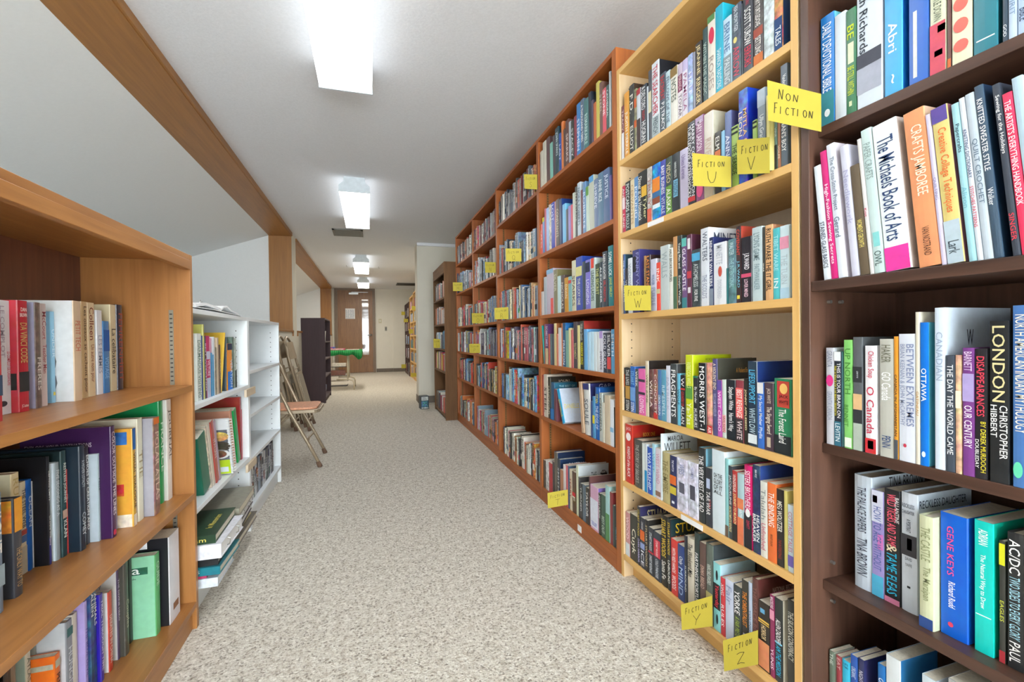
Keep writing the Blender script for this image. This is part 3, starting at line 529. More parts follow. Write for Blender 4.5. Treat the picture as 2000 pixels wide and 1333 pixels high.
# one line per book: spine x mm, near edge y, thickness, height, depth, lean, colour, cover colour, flags | printing
DATA = r"""
S B1 R 1.645
960 15854 186 209 134 0.0 6e3440 - 4|#dcdce2 .5 1|e0c8c8 .05 .5 TRACY
960 15518 331 248 158 0.0 dc9a3a b0a840 4|f4ecd8 .3 .95 JUDITH MERKLE
960 15161 312 258 165 0.0 3c3c38 4a3a30 5|e8e4d8 .05 .5 F.D.|e8e4d8 .6 .95 ELLIOT
960 14984 158 229 147 0.0 8a8a64 - 1|#c86030 .15 .3|#c86030 .5 .62
960 14729 242 219 140 0.0 c4c8d0 - 4|#a83838 0 .1|#4a3c3a .5 1
960 14339 376 215 138 0.0 3a4048 - 4|e8e8e8 .02 .4 A DELTORO|c84848 .42 .58 NUOVO|e8e8e8 .6 .95 HUGRAN
960 14239 82 198 127 0.0 bcc4cc - 0
960 14037 186 247 158 0.0 4c4c52 - 4|#d0c8a8 .3 .6
960 13595 429 258 165 0.0 d4dae0 22262e 4|c03048 .05 .7 !THE SEARCHER|#a8b4b8 .72 1|405058 .74 .95 FRENCH
960 13240 335 197 126 0.0 45525c - 5|c84040 .05 .45 !RACEHEAT|f0f0f0 .5 .97 P.J.TRACY
960 12994 235 188 120 0.0 b4ccd4 - 4|5a6a80 .1 .9 FELLOWS OF THE
960 12615 368 183 117 0.0 e0dcd2 - 4|#8a7040 0 .16|5a6858 .2 .6 NOTES
960 12372 222 178 114 0.0 c4b4c8 - 4|#7a2850 .2 .5|#e4dce0 .5 1|e8c0c8 .22 .48 MIRANDA|605060 .55 .95 TOVAR
960 12122 240 178 114 0.0 c0b4d8 - 4|#dcd8e4 .2 1|a86a90 .25 .9 PAMELA
960 11894 213 179 114 0.0 9cb0d8 - 5|e8e8f4 .1 .9 HALF
960 11778 107 175 112 0.0 8a8a98 - 0
960 11497 271 193 124 0.0 38302c - 4|e8d8a8 .04 .5 !JEANNE|d87858 .3 .5|e8d8a8 .55 .95 RINGER
960 11243 199 217 139 0.0 2f4c4e 5a7a74 4|b8c8c0 .2 .9 WITHIN THE MAGIC
960 10928 305 238 152 0.0 ded8cc - 4|#5a8a50 0 .08|o d03050 .15 .35 .2 .9|a89890 .5 .9 ROSES
960 10621 299 244 156 0.0 20a8c4 22b0cc 4|e0f4f8 .5 .95 SHANNON TRADITIONS
960 10310 305 190 122 0.0 bcd8ea - 4|#8a98a0 .55 1|5880a8 .08 .5 BRINE|d8e0e4 .6 .95 PALLING
960 9971 327 203 130 0.0 4a5664 - 5|dce4ec .02 .35 !REAL SNOW TIGER|o e0d080 .42 .5 .2 .6|d05868 .55 .95 ARROW
960 9912 49 192 123 0.0 40464e - 0
960 9576 328 210 134 0.0 3c3e46 - 4|b84858 .02 .16 REVERSIBLE|f0f0f0 .2 .66 SCOTT TUROW|d84058 .68 .92 !ERRORS
960 9253 304 191 122 0.0 504a4a - 5|#a05040 .5 .62|#d07840 .85 1|f4f0ec .05 .48 HARRY TURTLEDOVE|e8e4e0 .62 .85 !SETTLING
960 8928 310 181 116 0.0 c6d2d6 - 5|5a6a74 .5 .75 NAN
960 8683 234 146 93 0.0 c88058 2a4878 5|#2a4878 .45 1|e8eef4 .6 .9 TALES
S B2 R 1.360
960 15842 198 182 116 0.0 c03a58 - 4|#e4d0d8 .25 .5|e8e0e4 .05 .4 ANNE|f0e0e4 .55 .95 LINE
960 15474 352 190 121 0.0 2c3230 - 4|e4e8e4 .05 .6 !POSTCARDS|c8d0cc .65 .95 PROULX
960 15198 262 186 119 0.0 dccca8 - 4|b89870 .1 .9 CERVANTES
960 14945 245 188 121 0.0 5a88b8 - 4|e0e8f0 .1 .9 POUND
960 14363 576 195 125 0.0 2c2e2c - 4|#d8a838 .28 .48 .4 1|e8e8e0 .08 .9 0 .5 Dinner at the Homesick|d8d4a0 .5 .9 .5 1 Tyler
960 14087 269 194 124 0.0 b4b0ac - 5|#d86a50 .75 1|a87068 .2 .7 TRULY
960 13585 453 192 123 0.0 1e88c8 28a0d8 5|#e08028 .25 .5|#3a6a9a .5 .6|#8a4a30 .6 .72|#d8e4ec .72 .8
960 13289 273 190 122 0.0 4048a0 - 4|f0f0f8 .1 .6 !BABY BUSINESS|d8dce8 .65 .95 VITALE
960 12949 328 189 121 0.0 3a4a40 - 5|#6a9840 .5 1|d8c8a0 .1 .45 VIDEO|e8ecd8 .55 .95 !ALASKA
960 12562 376 188 120 0.0 30363a - 4|e8ece8 .15 .42 HANNA FERIGGTE|#7ab8d8 .45 .75 .2 .8|405868 .48 .72 PASSION
960 12155 387 186 119 0.0 c2bad2 - 4|7a6a98 .1 .5 !Unless Kerenin
960 11809 340 255 163 0.0 38383e - 4|f0f0f0 .04 .9 0 .5 TURTLEDOVE !AFTERSHOCKS|e8e8ec .04 .9 .5 1 HARRY COLONIZATION|#c83838 .9 .96
960 11431 360 255 163 0.0 8a5078 - 4|#b8a0c0 0 .08|f0e0ec .05 .4 MARY LARSON|o e05888 .78 .95 .1 .9
960 11047 375 249 159 0.0 d4ccc0 d4d0bc 4|#b8a890 .8 1|c8b0a0 .3 .6 RIVERS|@403c38 .15 .4 .3 .6 T
960 10742 235 177 113 0.0 3a3430 - 4|#d87850 .3 .45|e8e4dc .08 .28 ELM
960 10592 134 171 109 0.0 8cc0e0 - 4|e4f0f8 .3 .9 TYLER
960 10353 229 216 139 0.0 5f6fa0 5a5a84 4|e0e4f0 .3 .9 !ANNELIESE|@d8d4e0 .3 .7 .1 .4 A
960 10098 243 166 106 0.0 9ab858 8fae50 4|#2c3428 .02 .06|#2c3428 .1 .14|3a4828 .3 .8 THE SEASIDE
960 9777 302 249 159 0.0 2a48b0 1e40c8 5|f4e4d0 .06 .9 0 .5 LEON URIS|f0c890 .06 .9 .5 1 !MITLA PASS
960 9466 146 151 97 0.0 9ab858 - 4|#2c3428 .02 .06|#2c3428 .1 .14
960 9201 249 220 141 0.0 78848e - 4|#b0bcc8 0 .2|f0f4f4 .3 .6 !Ullyn Grace
945 8941 92 185 118 0.0 d4c878 d8cc80 4|#8a7a50 .72 .95
960 8858 78 123 79 0.0 6a8a88 - 4|#1e2024 .5 1|c8d0d0 .1 .4 VINE
960 8764 82 116 74 0.0 a47058 - 0|e4d0c0 .4 .9 VOLPE
960 8559 194 244 156 0.0 586470 66727c 4|f0f4f4 .1 .3 Vanderhaeghe|f0f4f4 .55 .85 !MAN'S BOY
S B3 R 1.043
960 15905 135 233 149 0.0 3c5a90 2e4a5a 4|e0e8f4 .1 .8 !THE BOOK OF SECRETS
960 15724 171 176 113 0.0 2c2c32 - 0|d8d8d8 .1 .6 VIL
960 15401 290 211 135 0.0 d6dae0 - 4|9aa4b0 .1 .6 WIDOWS
960 14916 454 235 150 0.0 40407a 3a3878 4|#24242c .1 .35 .1 .6|a0a0d0 .05 .95 .5 1 !FANNY WALKER
980 14807 103 209 134 0.0 d4a468 - 4|e8d8c0 .1 .5 LAST
960 14213 273 202 129 0.0 3a2828 - 4|e89048 .02 .6 !LAST STAND
960 13859 336 183 117 0.0 c2c2d4 - 4|4a6a9a .3 .5 WALKER|8a90b0 .55 .9 PURPLE
960 13636 213 166 106 0.0 e04838 - 0|#c8b890 .55 .65|f4e8e0 .05 .5 INK
960 13145 475 218 140 0.0 bcc4c4 c4ccc8 4|98a4a8 .1 .5 WALLS
960 12929 200 203 130 0.0 e0e0d8 - 4|303830 .02 .55 !HALF BROKE HORSES
960 12716 200 236 151 0.0 c08c58 - 4|#4a6a50 .55 1
960 12490 215 235 150 0.0 2e3634 - 4|e8e8e0 .1 .45 !Young Men and|d8dcd4 .55 .95 Evelyn Waugh
960 12242 238 222 142 0.0 6a4a78 - 4|#5ab0a8 0 .12|#3a8088 .85 1|f0e8f4 .15 .75 !GLASS CASTLE
960 12020 212 228 146 0.0 5c2840 4c2438 4|#d8d4d8 .05 .2 .2 .8|#b83848 .5 .6|#d8d4d8 .72 .8 .2 .8|@c8b8c8 .3 .9 .05 .3 MARI
960 11625 379 176 112 0.0 3c4448 - 5|#4aa0c8 .06 .2|f0f0f0 .7 .9 !FOR FIVE|c8d0d0 .25 .65 ATHOMELESS
960 11253 351 232 148 0.0 d4d8e0 dde0e6 4|5a6070 .05 .42 .2 .9 WALTERS|8088a0 .6 .9 THE SCOLD'S|@4a5468 .1 .95 .05 .2 MINETTE
960 11077 160 199 128 0.0 26305c 2a3468 4|#7a8494 .75 1|f0f0f4 .05 .72 MINETTE WALTERS
960 10572 498 177 113 0.0 dcdee4 - 4|o b84838 .38 .55 .4 .7|b0b4c0 .04 .35 MINETTE|b8bcc8 .6 .9 DISORDERED
960 10506 58 100 64 0.0 2c6a6c - 0
960 10209 285 178 114 0.0 587c84 - 5|c8e0e4 .05 .25 WALTER|a0ccd0 .3 .75 !THE INTENTIONAL
960 10041 159 207 133 0.0 3a2a2c b04838 4|d85040 .04 .38 !COVENANT|78c8dc .45 .8 J.R.WARD|#d8c840 .9 .95 .2 .8
960 9673 354 173 111 0.0 26222a - 4|#c84868 .56 .62|f4f0f4 .25 .5 J.R.WARD|f0c8d8 .65 .92 !LOVER MINED
960 9330 328 191 122 0.0 b8c8cc - 4|6a8088 .08 .45 !LYON'S GAME|7a9098 .5 .85 FAITHWALKER
960 9248 70 186 119 0.0 3a3a36 - 0|d8d8d0 .3 .8 WAR
960 9013 223 188 120 0.0 d8a878 c89070 4|1c1814 .05 .88 RUTH WARE !THE IT GIRL
960 8810 191 175 112 0.0 52b8c0 - 4|a8e0e4 .1 .6 TIBET WARE|e0f0f0 .65 .9 IN
960 8540 261 176 113 0.0 c8dce4 - 4|#d890a8 .15 .32|#a8c8dc .85 1|b0c0c8 .4 .8 THE TURN
S B4 R 0.663
960 15975 65 168 108 0.0 24282c - 0|#c05830 .15 .45|e0e0e0 .6 .95 ROCK
960 15618 334 170 109 0.0 26292c - 4|#b08840 .42 .72|e4e4e0 .75 .98 STEIN|d8d8d8 .05 .4 THE LIVES
960 15274 322 176 113 0.0 2a62b0 - 4|#6a98d0 .45 .75|e8f0f8 .78 .98 STEIN|8cc8f0 .1 .4 STUART
960 15052 201 168 108 0.0 4a5054 - 0|e8ece8 .05 .4 !WEEK
960 14597 441 170 109 0.0 dc68a8 - 4|#3c3040 .22 .28|#3c3040 .5 .56|fce0f0 .6 .95 !LOVING
960 14388 193 202 130 0.0 d2c4aa 2a2422 0|6a5848 .1 .9 WELL JUNE
960 14103 237 172 110 0.0 6a4440 - 5|ecdcd4 .1 .9 WILLA
960 13848 236 174 111 0.0 8c5048 - 5|f0e0d8 .1 .9 CONQUEST|#c83830 .88 1
960 13635 194 174 111 0.0 4a78a8 - 0|dce8f0 .5 .9 OBON DEFUN
960 13371 252 175 112 0.0 5a98b4 - 4|c8e4f0 .3 .9 RIMESPELL
960 13148 206 191 122 0.0 cccedc - 4|a8b0c8 .1 .9 PATRICK
960 12782 343 199 127 0.0 3e4448 4a4a50 4|f4f4f4 .1 .88 !FRAGMENTS
960 12618 150 169 108 0.0 66b4d0 - 0|2c5868 .3 .6 WOLF
960 12376 227 165 106 0.0 28262a - 4|#c03838 .25 .29|e8e4e4 .05 .22 W|d84848 .32 .6 COUNTRY OF|e0e0e0 .6 .95 ALLAN
960 12012 339 231 148 0.0 c6d020 b8cc18 4|e8f0a0 .1 .45 REBECCA WELLS|#58903c .42 .6|f0f4d0 .65 .95 !Ya-Yas|@c83048 .1 .4 .2 .32 R|@6a7818 .3 .9 .03 .08 WORDS OF A NATIONAL
960 11773 214 167 107 0.0 2c2e30 - 4|#208050 0 .03|e8e8e8 .2 .5 !By Murder|dcdcdc .6 .95 MURMURS
960 11420 331 209 134 0.0 1e2226 d89880 4|f8f8f8 .05 .97 MORRIS WEST-1
960 11171 206 210 134 0.0 d89c88 - 5|#c83030 .88 1|f8e0d8 .9 .99 AIR
960 10961 183 224 144 0.0 524e7c 44443c 4|f0dcc0 .06 .4 !A VIOLENT END|b0aed0 .45 .75 WILLIAM WHEELER|@e8a850 .45 .8 .05 .25 A Violent End
960 10778 174 163 104 0.0 bc58b0 - 4|#5a4a98 0 .18|f4dcf0 .2 .9 WEST CREDO
960 10620 146 166 106 0.0 cad6ce - 4|#e0a8a8 .6 .9|a0585c .62 .9 WILSON
960 10270 334 168 107 0.0 20262e - 4|f4f4f4 .12 .5 Stephen White|f4f4f4 .55 .85 !Harm's Way
960 9980 272 169 108 0.0 8a3844 - 4|#e05c5c .12 .6|fce8e0 .15 .6 !BEST REVENGE|#3a2c30 .62 1|e0d0d0 .65 .95 WHITE
960 9842 123 176 113 0.0 2c2a26 - 4|f0dca8 .1 .85 !JONNY APPLESEED
960 9528 301 223 143 0.0 283a4c 1c3470 4|58b8e0 .1 .5 !LIFESUPPORT|b8d0d8 .55 .85 WHITLOW|#d4dce0 .86 .97
960 9316 201 170 109 0.0 3a6cc0 - 4|#d8d8d8 0 .17|f0f4fc .2 .65 !My Secret Mother|e0ecfc .68 .85 Phyllis
960 9020 280 171 109 0.0 4a3a46 - 4|d8c8b8 .08 .3 JACK WHYTE|f0e4d0 .35 .75 !The Singing Sword|#c8b8a0 .8 .95 .3 .7
960 8507 494 185 119 0.0 2a8058 - 4|#b83c30 .03 .38 .2 .9|o e8b868 .06 .2 .35 .8|3a1810 .21 .27 .25 .9 JACK|3a1810 .28 .34 .25 .9 WHYTE|#1c2428 .75 1|f4f4f0 .4 .85 !The Forest Laird
S B5 R 0.384
960 15483 524 227 145 0.0 c43028 a82820 4|f8f0f0 .38 .9 !KNIGHTS of the BLACK|o e8e0e0 .14 .28 .15 .8|f0d8d8 .04 .12 JACK|@e8b040 .3 .7 .12 .2 BOOK ONE|@f0f0f0 .0 .9 .24 .31 KNIGHTS
960 14869 568 180 122 0.0 4a4a46 - 7|b8b8b0 .1 .9 THE STORY OF SAILOR'S
960 14696 153 175 112 0.0 ccd4d0 - 0
960 14526 156 177 113 0.0 c4ccd0 - 0|#1e88c0 .55 1
960 14216 291 169 108 0.0 2656b8 - 4|e0ecf8 .1 .9 !WATERSHIP
960 14023 179 187 120 0.0 a4cedc - 0|58a0c0 .1 .6 WEST
960 13713 299 177 113 0.0 d4ccd4 - 4|#8a6a58 .85 .95|c898b0 .1 .7 WEST WIND
960 13653 40 232 149 0.0 ccd8e0 d0dce4 0|@404850 .15 .6 .03 .12 MARCIA|@404850 .05 .8 .13 .28 WILLETT
960 13212 431 173 118 0.0 b4a878 - 6|887c50 .15 .8 THE EMPIRE
960 12855 335 171 110 0.0 28305c - 4|#d86a28 .38 .56|#c8b838 .6 .75|e8e8f4 .08 .3 !THE WATCH|#e8ecf4 .88 .93 .3 .7
960 12313 525 173 111 0.0 c8c6d8 - 5|#5a5a68 .45 .65 .25 .75|8088b0 .1 .3 WEIS
960 11816 477 175 112 0.0 c8c8da - 5|#4a4a58 .42 .68 .25 .75|9098c0 .1 .3 HICKMAN
960 11496 298 229 156 0.0 2c3234 7ab0c8 6|f4f4f4 .1 .85 !THE VERY BEST OF TAD
960 11230 251 176 112 0.0 30343c - 4|#b0bcd8 .18 .35 .2 .8|e8e8e8 .4 .8 TAR WAR|c84848 .4 .8 .6 1 ON
960 10693 512 238 152 0.0 ccdae2 d4e0e8 4|202428 .28 .35 OH THE|202428 .35 .42 GLORY|202428 .42 .49 OF IT|202428 .49 .54 ALL
960 10553 125 222 142 0.0 86bec0 a8d0d0 4|#6a5848 .85 1
960 10409 138 205 131 0.0 3c444a - 4|e0e0e0 .1 .55 JACQUELINE|e8d8a0 .55 .9 !AN INCOMPLETE REVENGE
960 10230 172 196 126 0.0 b03a36 - 4|#2c2826 .75 1|f0d8d0 .05 .3 WINSPEAR|f4e4a0 .32 .75 !JOURNEY TO MUNICH
960 9998 224 194 124 0.0 a6c2c8 - 4|#d87850 .35 .5|#d87850 .62 1|f0f4f4 .5 .62 WINTER
960 9715 271 223 152 0.0 cc1f68 - 6|f8e8f0 .06 .52 !SISTERS BROTHERS|#24242a .58 1|o e8e8e8 .52 .62 .2 .8|c83858 .66 .76 DEWITT
960 9457 233 231 148 0.0 2a3c5c 2c4488 5|f0f0f4 .05 .14 SARA WOLF|f4f4f4 .56 .88 0 .5 BREAKER|f4f4f4 .56 .86 .5 1 !HEAVEN
960 9234 212 195 124 0.0 d4d4cc - 4|8a9090 .1 .5 Talulah|c05870 .55 .9 Unfinished
960 8963 262 198 127 0.0 e07036 - 4|f8f0e8 .12 .55 !THE BINDING|3a2418 .65 .8 BRIDGET COLLINS
960 8744 210 190 129 0.0 2a2624 d4c890 6|f0ece0 .15 .55 MEG WOLITZER|a04030 .65 .9 !THE INTERESTINGS
960 8640 92 192 123 0.0 ccc070 - 4
960 8472 157 162 103 0.0 c8d8e4 - 4|#7060b0 .75 .92|c07088 .1 .7 !COTTAGE TALES
S B6 R 0.091
960 15745 295 171 109 0.0 c48c8c - 4|#d4dce0 .7 1|f0d8d8 .1 .6 WOOD
960 15221 509 177 113 0.0 3c3c34 - 4|e8e4d0 .3 .85 !Cuyk
960 15024 179 222 142 0.0 2c2e3c 30305a 0|d8c050 .05 .5 STUART WOODS|c0b8e0 .55 .95 !DARK HARBOR|@d8d0a0 .2 .95 .05 .25 STUART
960 14718 295 188 120 0.0 343842 - 4|#d86a30 .25 .45|#90a0d0 .5 .62|e8e8f0 .08 .23 S.WOODS|e8ecf4 .65 .95 ICE
960 14516 182 190 122 0.0 2c2c2c - 0|c8b890 .1 .9 STUART WOODS
960 14176 322 172 110 0.0 30363e - 4|e0e8f0 .1 .48 STUART WOODS|#c03840 .5 .54|e0e8f0 .58 .95 SWEET REVENGE
960 13764 393 170 109 0.0 2e3844 - 4|#c83a4a .15 .52|fce8e8 .18 .5 STUART WOODS|dce4ec .56 .95 !COLD PARADISE
960 13389 352 244 166 0.0 26241f - 6|e8c840 .05 .58 STUART WOODS|e8e8e0 .64 .9 !Santa Fe
960 13194 178 244 166 0.0 26282c 22383c 6|e8c840 .05 .5 STUART WOODS|e8e8e0 .58 .9 !UNBOUND|@e8c030 .1 .98 .05 .2 STUART|@e8c030 .1 .98 .22 .37 WOODS
960 12842 334 185 119 0.0 d03c36 - 4|f8ecec .15 .6 !WITH RED HANDS|f8ecec .65 .9 WOODS
960 12501 325 181 116 0.0 2c447c - 4|e8f0f8 .2 .35 !Only|a0b8e0 .4 .9 MIND
960 12368 115 222 151 0.0 2c3038 - 2|c8ccd0 .3 .95 SURROUND
960 12023 330 224 153 0.0 c6bead - 6|2c2824 .08 .55 !The Weekend Man
960 11783 219 253 172 0.0 2e3c3a - 6|f0f0f0 .25 .93 !FARTHING'S FORTUNES|o d88080 .94 .99 .2 .8
960 11513 252 233 149 0.0 5c4640 - 4|c8a898 .3 .6 EMMA BREAD
960 11209 286 241 164 0.0 59635b 40484c 6|#b0a468 .6 1|d0d8d0 .25 .5 WROBLEWSKI|@c8ccd0 .5 .95 .2 .4 EDGAR
960 10895 286 198 127 0.0 88ccd0 a8c8d4 4|#1c2024 .3 .68|e03848 .32 .66 !Yesterday|o 202428 .1 .25 .4 .7|o 202428 .75 .9 .4 .7
960 10720 168 167 107 0.0 c83640 - 4|f4dcdc .1 .3 XING|f0e0e0 .4 .9 RULES
960 10402 305 173 111 0.0 c0c8dc - 4|8c98b8 .1 .4 !Fair
960 10107 288 172 110 0.0 3c4444 - 4|f4f4f4 .08 .45 !YORKE|a8c050 .5 .92 A FAIR PRETENCE
960 9870 224 201 129 0.0 343430 - 4|e89030 .15 .62 !THE ORIENTALIST|#b0b4b8 .72 .95 .2 1
960 9746 114 205 131 0.0 b0bcd0 - 4|6a7890 .1 .9 YOUNG
960 9543 192 223 152 0.0 5a3430 5a302c 6|8a605a .1 .9 !THE SPACE BETWEEN|@d8c8c0 .3 .9 .1 .2 NATIONAL BESTSELLER
960 9184 351 175 112 0.0 2c2420 - 4|#60a0c8 .1 .17 .2 .6|#d8b050 .26 .29|#d8b050 .3 .32|#d88c60 .58 .98|e8d0a0 .34 .55 !HORROR
960 9034 136 208 133 0.0 8a3058 - 4|#d890a8 .18 .3|f0d8e4 .02 .16 MADELINE|e8c8d8 .6 .95 YUNIS
960 8801 221 209 133 0.0 2c3030 d4ccb8 4|f4f4f4 .25 .52 ALLEN ZADOFF|38b0d8 .54 .92 !I AM THE MISSION|#90d0e8 .52 .54
960 8444 222 224 152 0.0 34342f - 6|d8d8cc .12 .65 !THE SILICON CONSPIRACY
S D1 R 1.424
984 7591 319 242 155 0.0 1a7ac8 68b8c8 4|#3a8a98 .7 1|f0f8fc .08 .7 !DAILY DEVOTIONAL BIBLE|o f0f8fc .86 .93 .3 .7
984 7335 245 226 144 0.0 c8d0d8 - 4
984 7118 208 220 141 0.0 3f7a58 - 4|c8d838 .12 .32 BE|#d8dcc0 .32 .52 .2 .8|c8d838 .55 .82 !BE STILL WITHIN|#d0d8b0 .88 .93 .3 .6
984 6603 504 292 187 0.0 ccd6e0 - 4|#4a4c58 .62 .72|#a8acbc .72 .9|2c3440 .1 .62 .1 .5 Keith Richards
984 6243 323 253 162 0.0 48a8dc 1a70c0 4|f0f8fc .45 .68 .2 .8 Abri|e8f4fc .85 .92 .2 .8 ~
984 5809 326 207 133 0.0 3a6cc4 - 4|#d8d8d8 .35 .95 .25 .45
984 5542 246 187 120 0.0 d6d8bc - 4|#d05868 .52 1|#6a4048 .55 .62 .5 1|#6a4048 .78 .84 .3 .8|6a7060 .2 .5 .2 .8 THISTLE DOWN
984 5468 52 158 101 0.0 6a4844 - 4|#d07040 .9 1
984 5174 287 152 97 0.0 dedabc 30606c 4|o e07468 .04 .2 .1 .85|o e07468 .26 .42 .1 .85|o e07468 .5 .66 .1 .85|o e07468 .74 .88 .1 .85
984 4841 319 138 89 0.0 2f7c8c 1f5a68 4|#dce8e8 .84 .86 .15 .9
984 4715 62 100 64 0.0 384858 - 4|e8ecf4 .7 .95 GOD
984 4606 102 100 64 0.0 bccfe6 - 4|8098b8 .1 .8 SPIRIT
984 4452 146 100 64 0.0 b4cae8 - 4|3a4868 .6 .8 BIBLE
984 4294 151 100 64 0.0 c8b8a0 - 4
S D2 R 1.075
962 7517 164 258 165 5.2 dce4ee ccd4e8 4|28344c .5 .9 !STAINED GLASS BASICS
962 7362 146 285 182 5.2 d02878 - 4|fcecf4 .2 .95 !High-Fashion Sewing Secrets
962 7170 183 294 188 5.2 d8dce8 d4ccd4 4|5a6c80 .1 .5 !The Cross-Stitch Project|5a6c80 .55 .7 Gerard
962 6902 163 279 178 5.2 ccccde - 4|a8a8c8 .1 .7 Needlework
962 6708 182 230 147 5.2 665846 - 4|e8d878 .5 .75 WOMEN'S GROWTH
962 6621 76 280 179 5.2 dcdad8 - 4|c02858 .48 .62 !Knit
962 6414 200 294 188 5.2 c4d8d8 - 4|#80c8c8 .72 .82 .2 .8|8a9c9c .1 .35 PAPER CRAFTS|405858 .85 .95 OWL
962 5959 442 292 187 5.2 e4eaee c8b8b0 4|28406c .1 .8 !The Michaels Book of Arts|#e0389a .84 1
962 5498 344 291 187 5.2 e09668 c8a890 4|fce8d0 .1 .55 !CRAFTS JAMBOREE|5a3828 .75 .93 VAN NOSTRAND
962 5411 76 274 175 5.2 cec6e0 - 4|9088b0 .1 .9 QUILTING
962 5163 238 279 179 5.2 d8c67c 885868 4|#5a4a98 0 .1|#b0c0cc .73 1|e06830 .14 .68 !Creative Collage Techniques|3c4850 .86 .94 Lark
962 4999 106 274 175 5.2 a0d0dc - 4|1c3044 .03 .42 !Papercrafts|78b0c0 .5 .7 Alison
962 4915 75 279 178 5.2 d4dce6 - 4|304070 .2 .5 !KNITTING DICTIONARY|c83048 .55 .8 STITCHES PATTERNS
962 4785 121 281 180 5.2 bcc8d4 - 4|607488 .2 .75 !QUILT CROCHET
962 4664 113 288 185 5.2 42566a 1c3046 4|f4f4f4 .08 .5 !KNITTED SWEATER STYLE|e0e4e8 .6 .7 Walker
962 4460 95 279 178 5.2 3e4450 - 4|f0f0f0 .06 .42 !Sewing for the Holidays|e03848 .75 .92 SINGER
962 4331 120 258 165 5.2 e03a5e - 4|fcf0f4 .05 .7 !THE ARTIST'S EVERYTHING HANDBOOK
962 4197 126 277 177 5.2 b0c8d8 - 4
S D3 R 0.708
988 7668 185 217 139 0.0 c6cad4 - 4|8890a4 .03 .2 GRANTA|o e0388c .28 .4 .05 .95|98a0b4 .45 .75 !GRANTA CANADA
988 7503 158 209 134 0.0 27303c 7ab0c0 4|#e4e8ec 0 .1|f4f4f4 .12 .7 .4 1 !THIS IS YOUR BRAIN ON|d8d040 .15 .68 0 .4 THE SCIENCE OF A HUMAN OBSESSION|#2f6a80 .74 1|d8e8ec .76 .95 LEVITIN
988 7260 183 235 150 0.0 82c86e - 4|4a8838 .08 .5 !UP NORTH|#e4ece0 .9 .99 .1 .9|4a8838 .6 .8 0 .6 BENNET
988 7050 193 241 154 0.0 5c6064 52565a 4|#26282c .26 .4|#d8b080 .5 .64|#2c2e32 .64 .76|#a8b4a8 .76 1|c8ccd0 .3 .36 LISTEN TO THE
988 6772 224 223 143 0.0 e4e2e8 - 4|c02848 .05 .3 Chicken Soup|c02848 .38 .82 !O Canada|#c42830 .86 1|#e8e4e0 .88 .96 .25 .75
988 6447 262 237 152 0.0 b6b6ae - 4|f4f4f4 .28 .52 !GO Canada|2c4878 .82 .92 PENN|707060 .05 .2 HAKER
988 6367 70 242 155 0.0 d89230 - 4|#484e58 .84 1|2a2a2c .28 .84 !CANADA IN AFGHANISTAN
988 6071 285 247 158 0.0 d2d6e2 - 4|7884a8 .08 .72 .45 1 !BETWEEN EXTREMES|8892b0 .08 .72 0 .45 BRIAN KEENAN & JOHN McCARTHY|o b83048 .86 .89 .3 .5
988 5994 68 288 185 0.0 d6d0c0 - 4|b88848 .3 .9 GATINEAU
988 5858 128 268 171 0.0 1070d0 4a98a8 4|f4f8fc .32 .55 !OTTAWA|o d8ecfc .9 .94 .2 .7
988 5600 154 294 188 0.0 d0dcec ccdaea 4|98a8c0 .15 .45 CANADIAN|@2c3048 .3 .42 .1 .26 W|@2a90a8 .1 .9 .36 .42 ====
988 5446 136 208 133 0.0 444c58 - 4|e4e8ec .08 .85 !THE DAY THE WORLD CAME
988 5355 85 209 134 0.0 d0ac8c - 5|#e8dcc8 .3 .45
988 5175 165 222 142 0.0 7a4088 - 4|#a898cc .2 .42|f0e4f4 .45 .78 !OUR CENTURY|e0c8e8 .03 .18 BARNETT
988 5008 159 221 141 0.0 2a282c - 4|e84058 .06 .52 !DISAPPEARANCES|e0d030 .56 .95 .45 1 BY DEREK MURDOCH|e8e8e8 .7 .92 0 .4 DOUBLEDAY
988 4730 245 267 171 0.0 26282a - 4|d8cc98 .03 .5 !LONDON|f0f0f0 .52 .85 .5 1 CHRISTOPHER|f0f0f0 .52 .72 .05 .45 HIBBERT
988 4476 210 291 186 0.0 4a76b4 - 4|e8e0d0 .05 .7 !NORTH AMERICAN INDIAN MYTHOLOGY|o 60d0a8 .86 .95 .05 .6
988 4338 126 256 164 0.0 7a6048 - 4
S D4 R 0.394
1030 7180 374 250 170 0.0 c2cedc c8d4e0 6|3c4454 .1 .5 !THE PALACE PAPERS|3c4454 .55 .88 TINA BROWN|@383c48 .3 .95 .0 .12 TINA BROWN
1030 6925 240 227 145 0.0 9c90cc c0c8e0 4|#ccd0e4 0 .3|#d078c0 .4 .55 .5 1|#50b0d8 .8 1|5868a8 .15 .75 !HOW TO AGE WITHOUT|#c04878 .05 .12 .1 .5
1030 6615 298 238 152 0.0 2a2a2c - 4|f06078 .04 .5 !WILD TIGERS AND TAME|e8d8b8 .48 .55 &|28b0d8 .55 .92 TAME FLEAS|#c87898 .95 1|e8e8e8 .06 .28 .7 1 BALLANTINE
1030 6304 294 241 164 0.0 c8d0dc c0ccd8 6|3c4454 .09 .13 .05 .95 RECKLESS|3c4454 .145 .18 .05 .95 DAUGHTER|3c4454 .22 .33 .05 .95 A PORTRAIT|#3a3a40 .35 .53 .02 .98|#a8a8b0 .38 .48 .4 .7|3c4454 .54 .57 .25 .75 DAVID|3c4454 .59 .62 .25 .75 YAFFE|#20242c .78 .8 .4 .6|@283448 .02 .9 .04 .12 RECKLESS DAUGHTER
1003 5876 236 215 146 0.0 c8ccaa - 6|8a9068 .1 .4 THE CASTLE|8a9068 .45 .75 !The Marzipan|#2a4888 .9 1
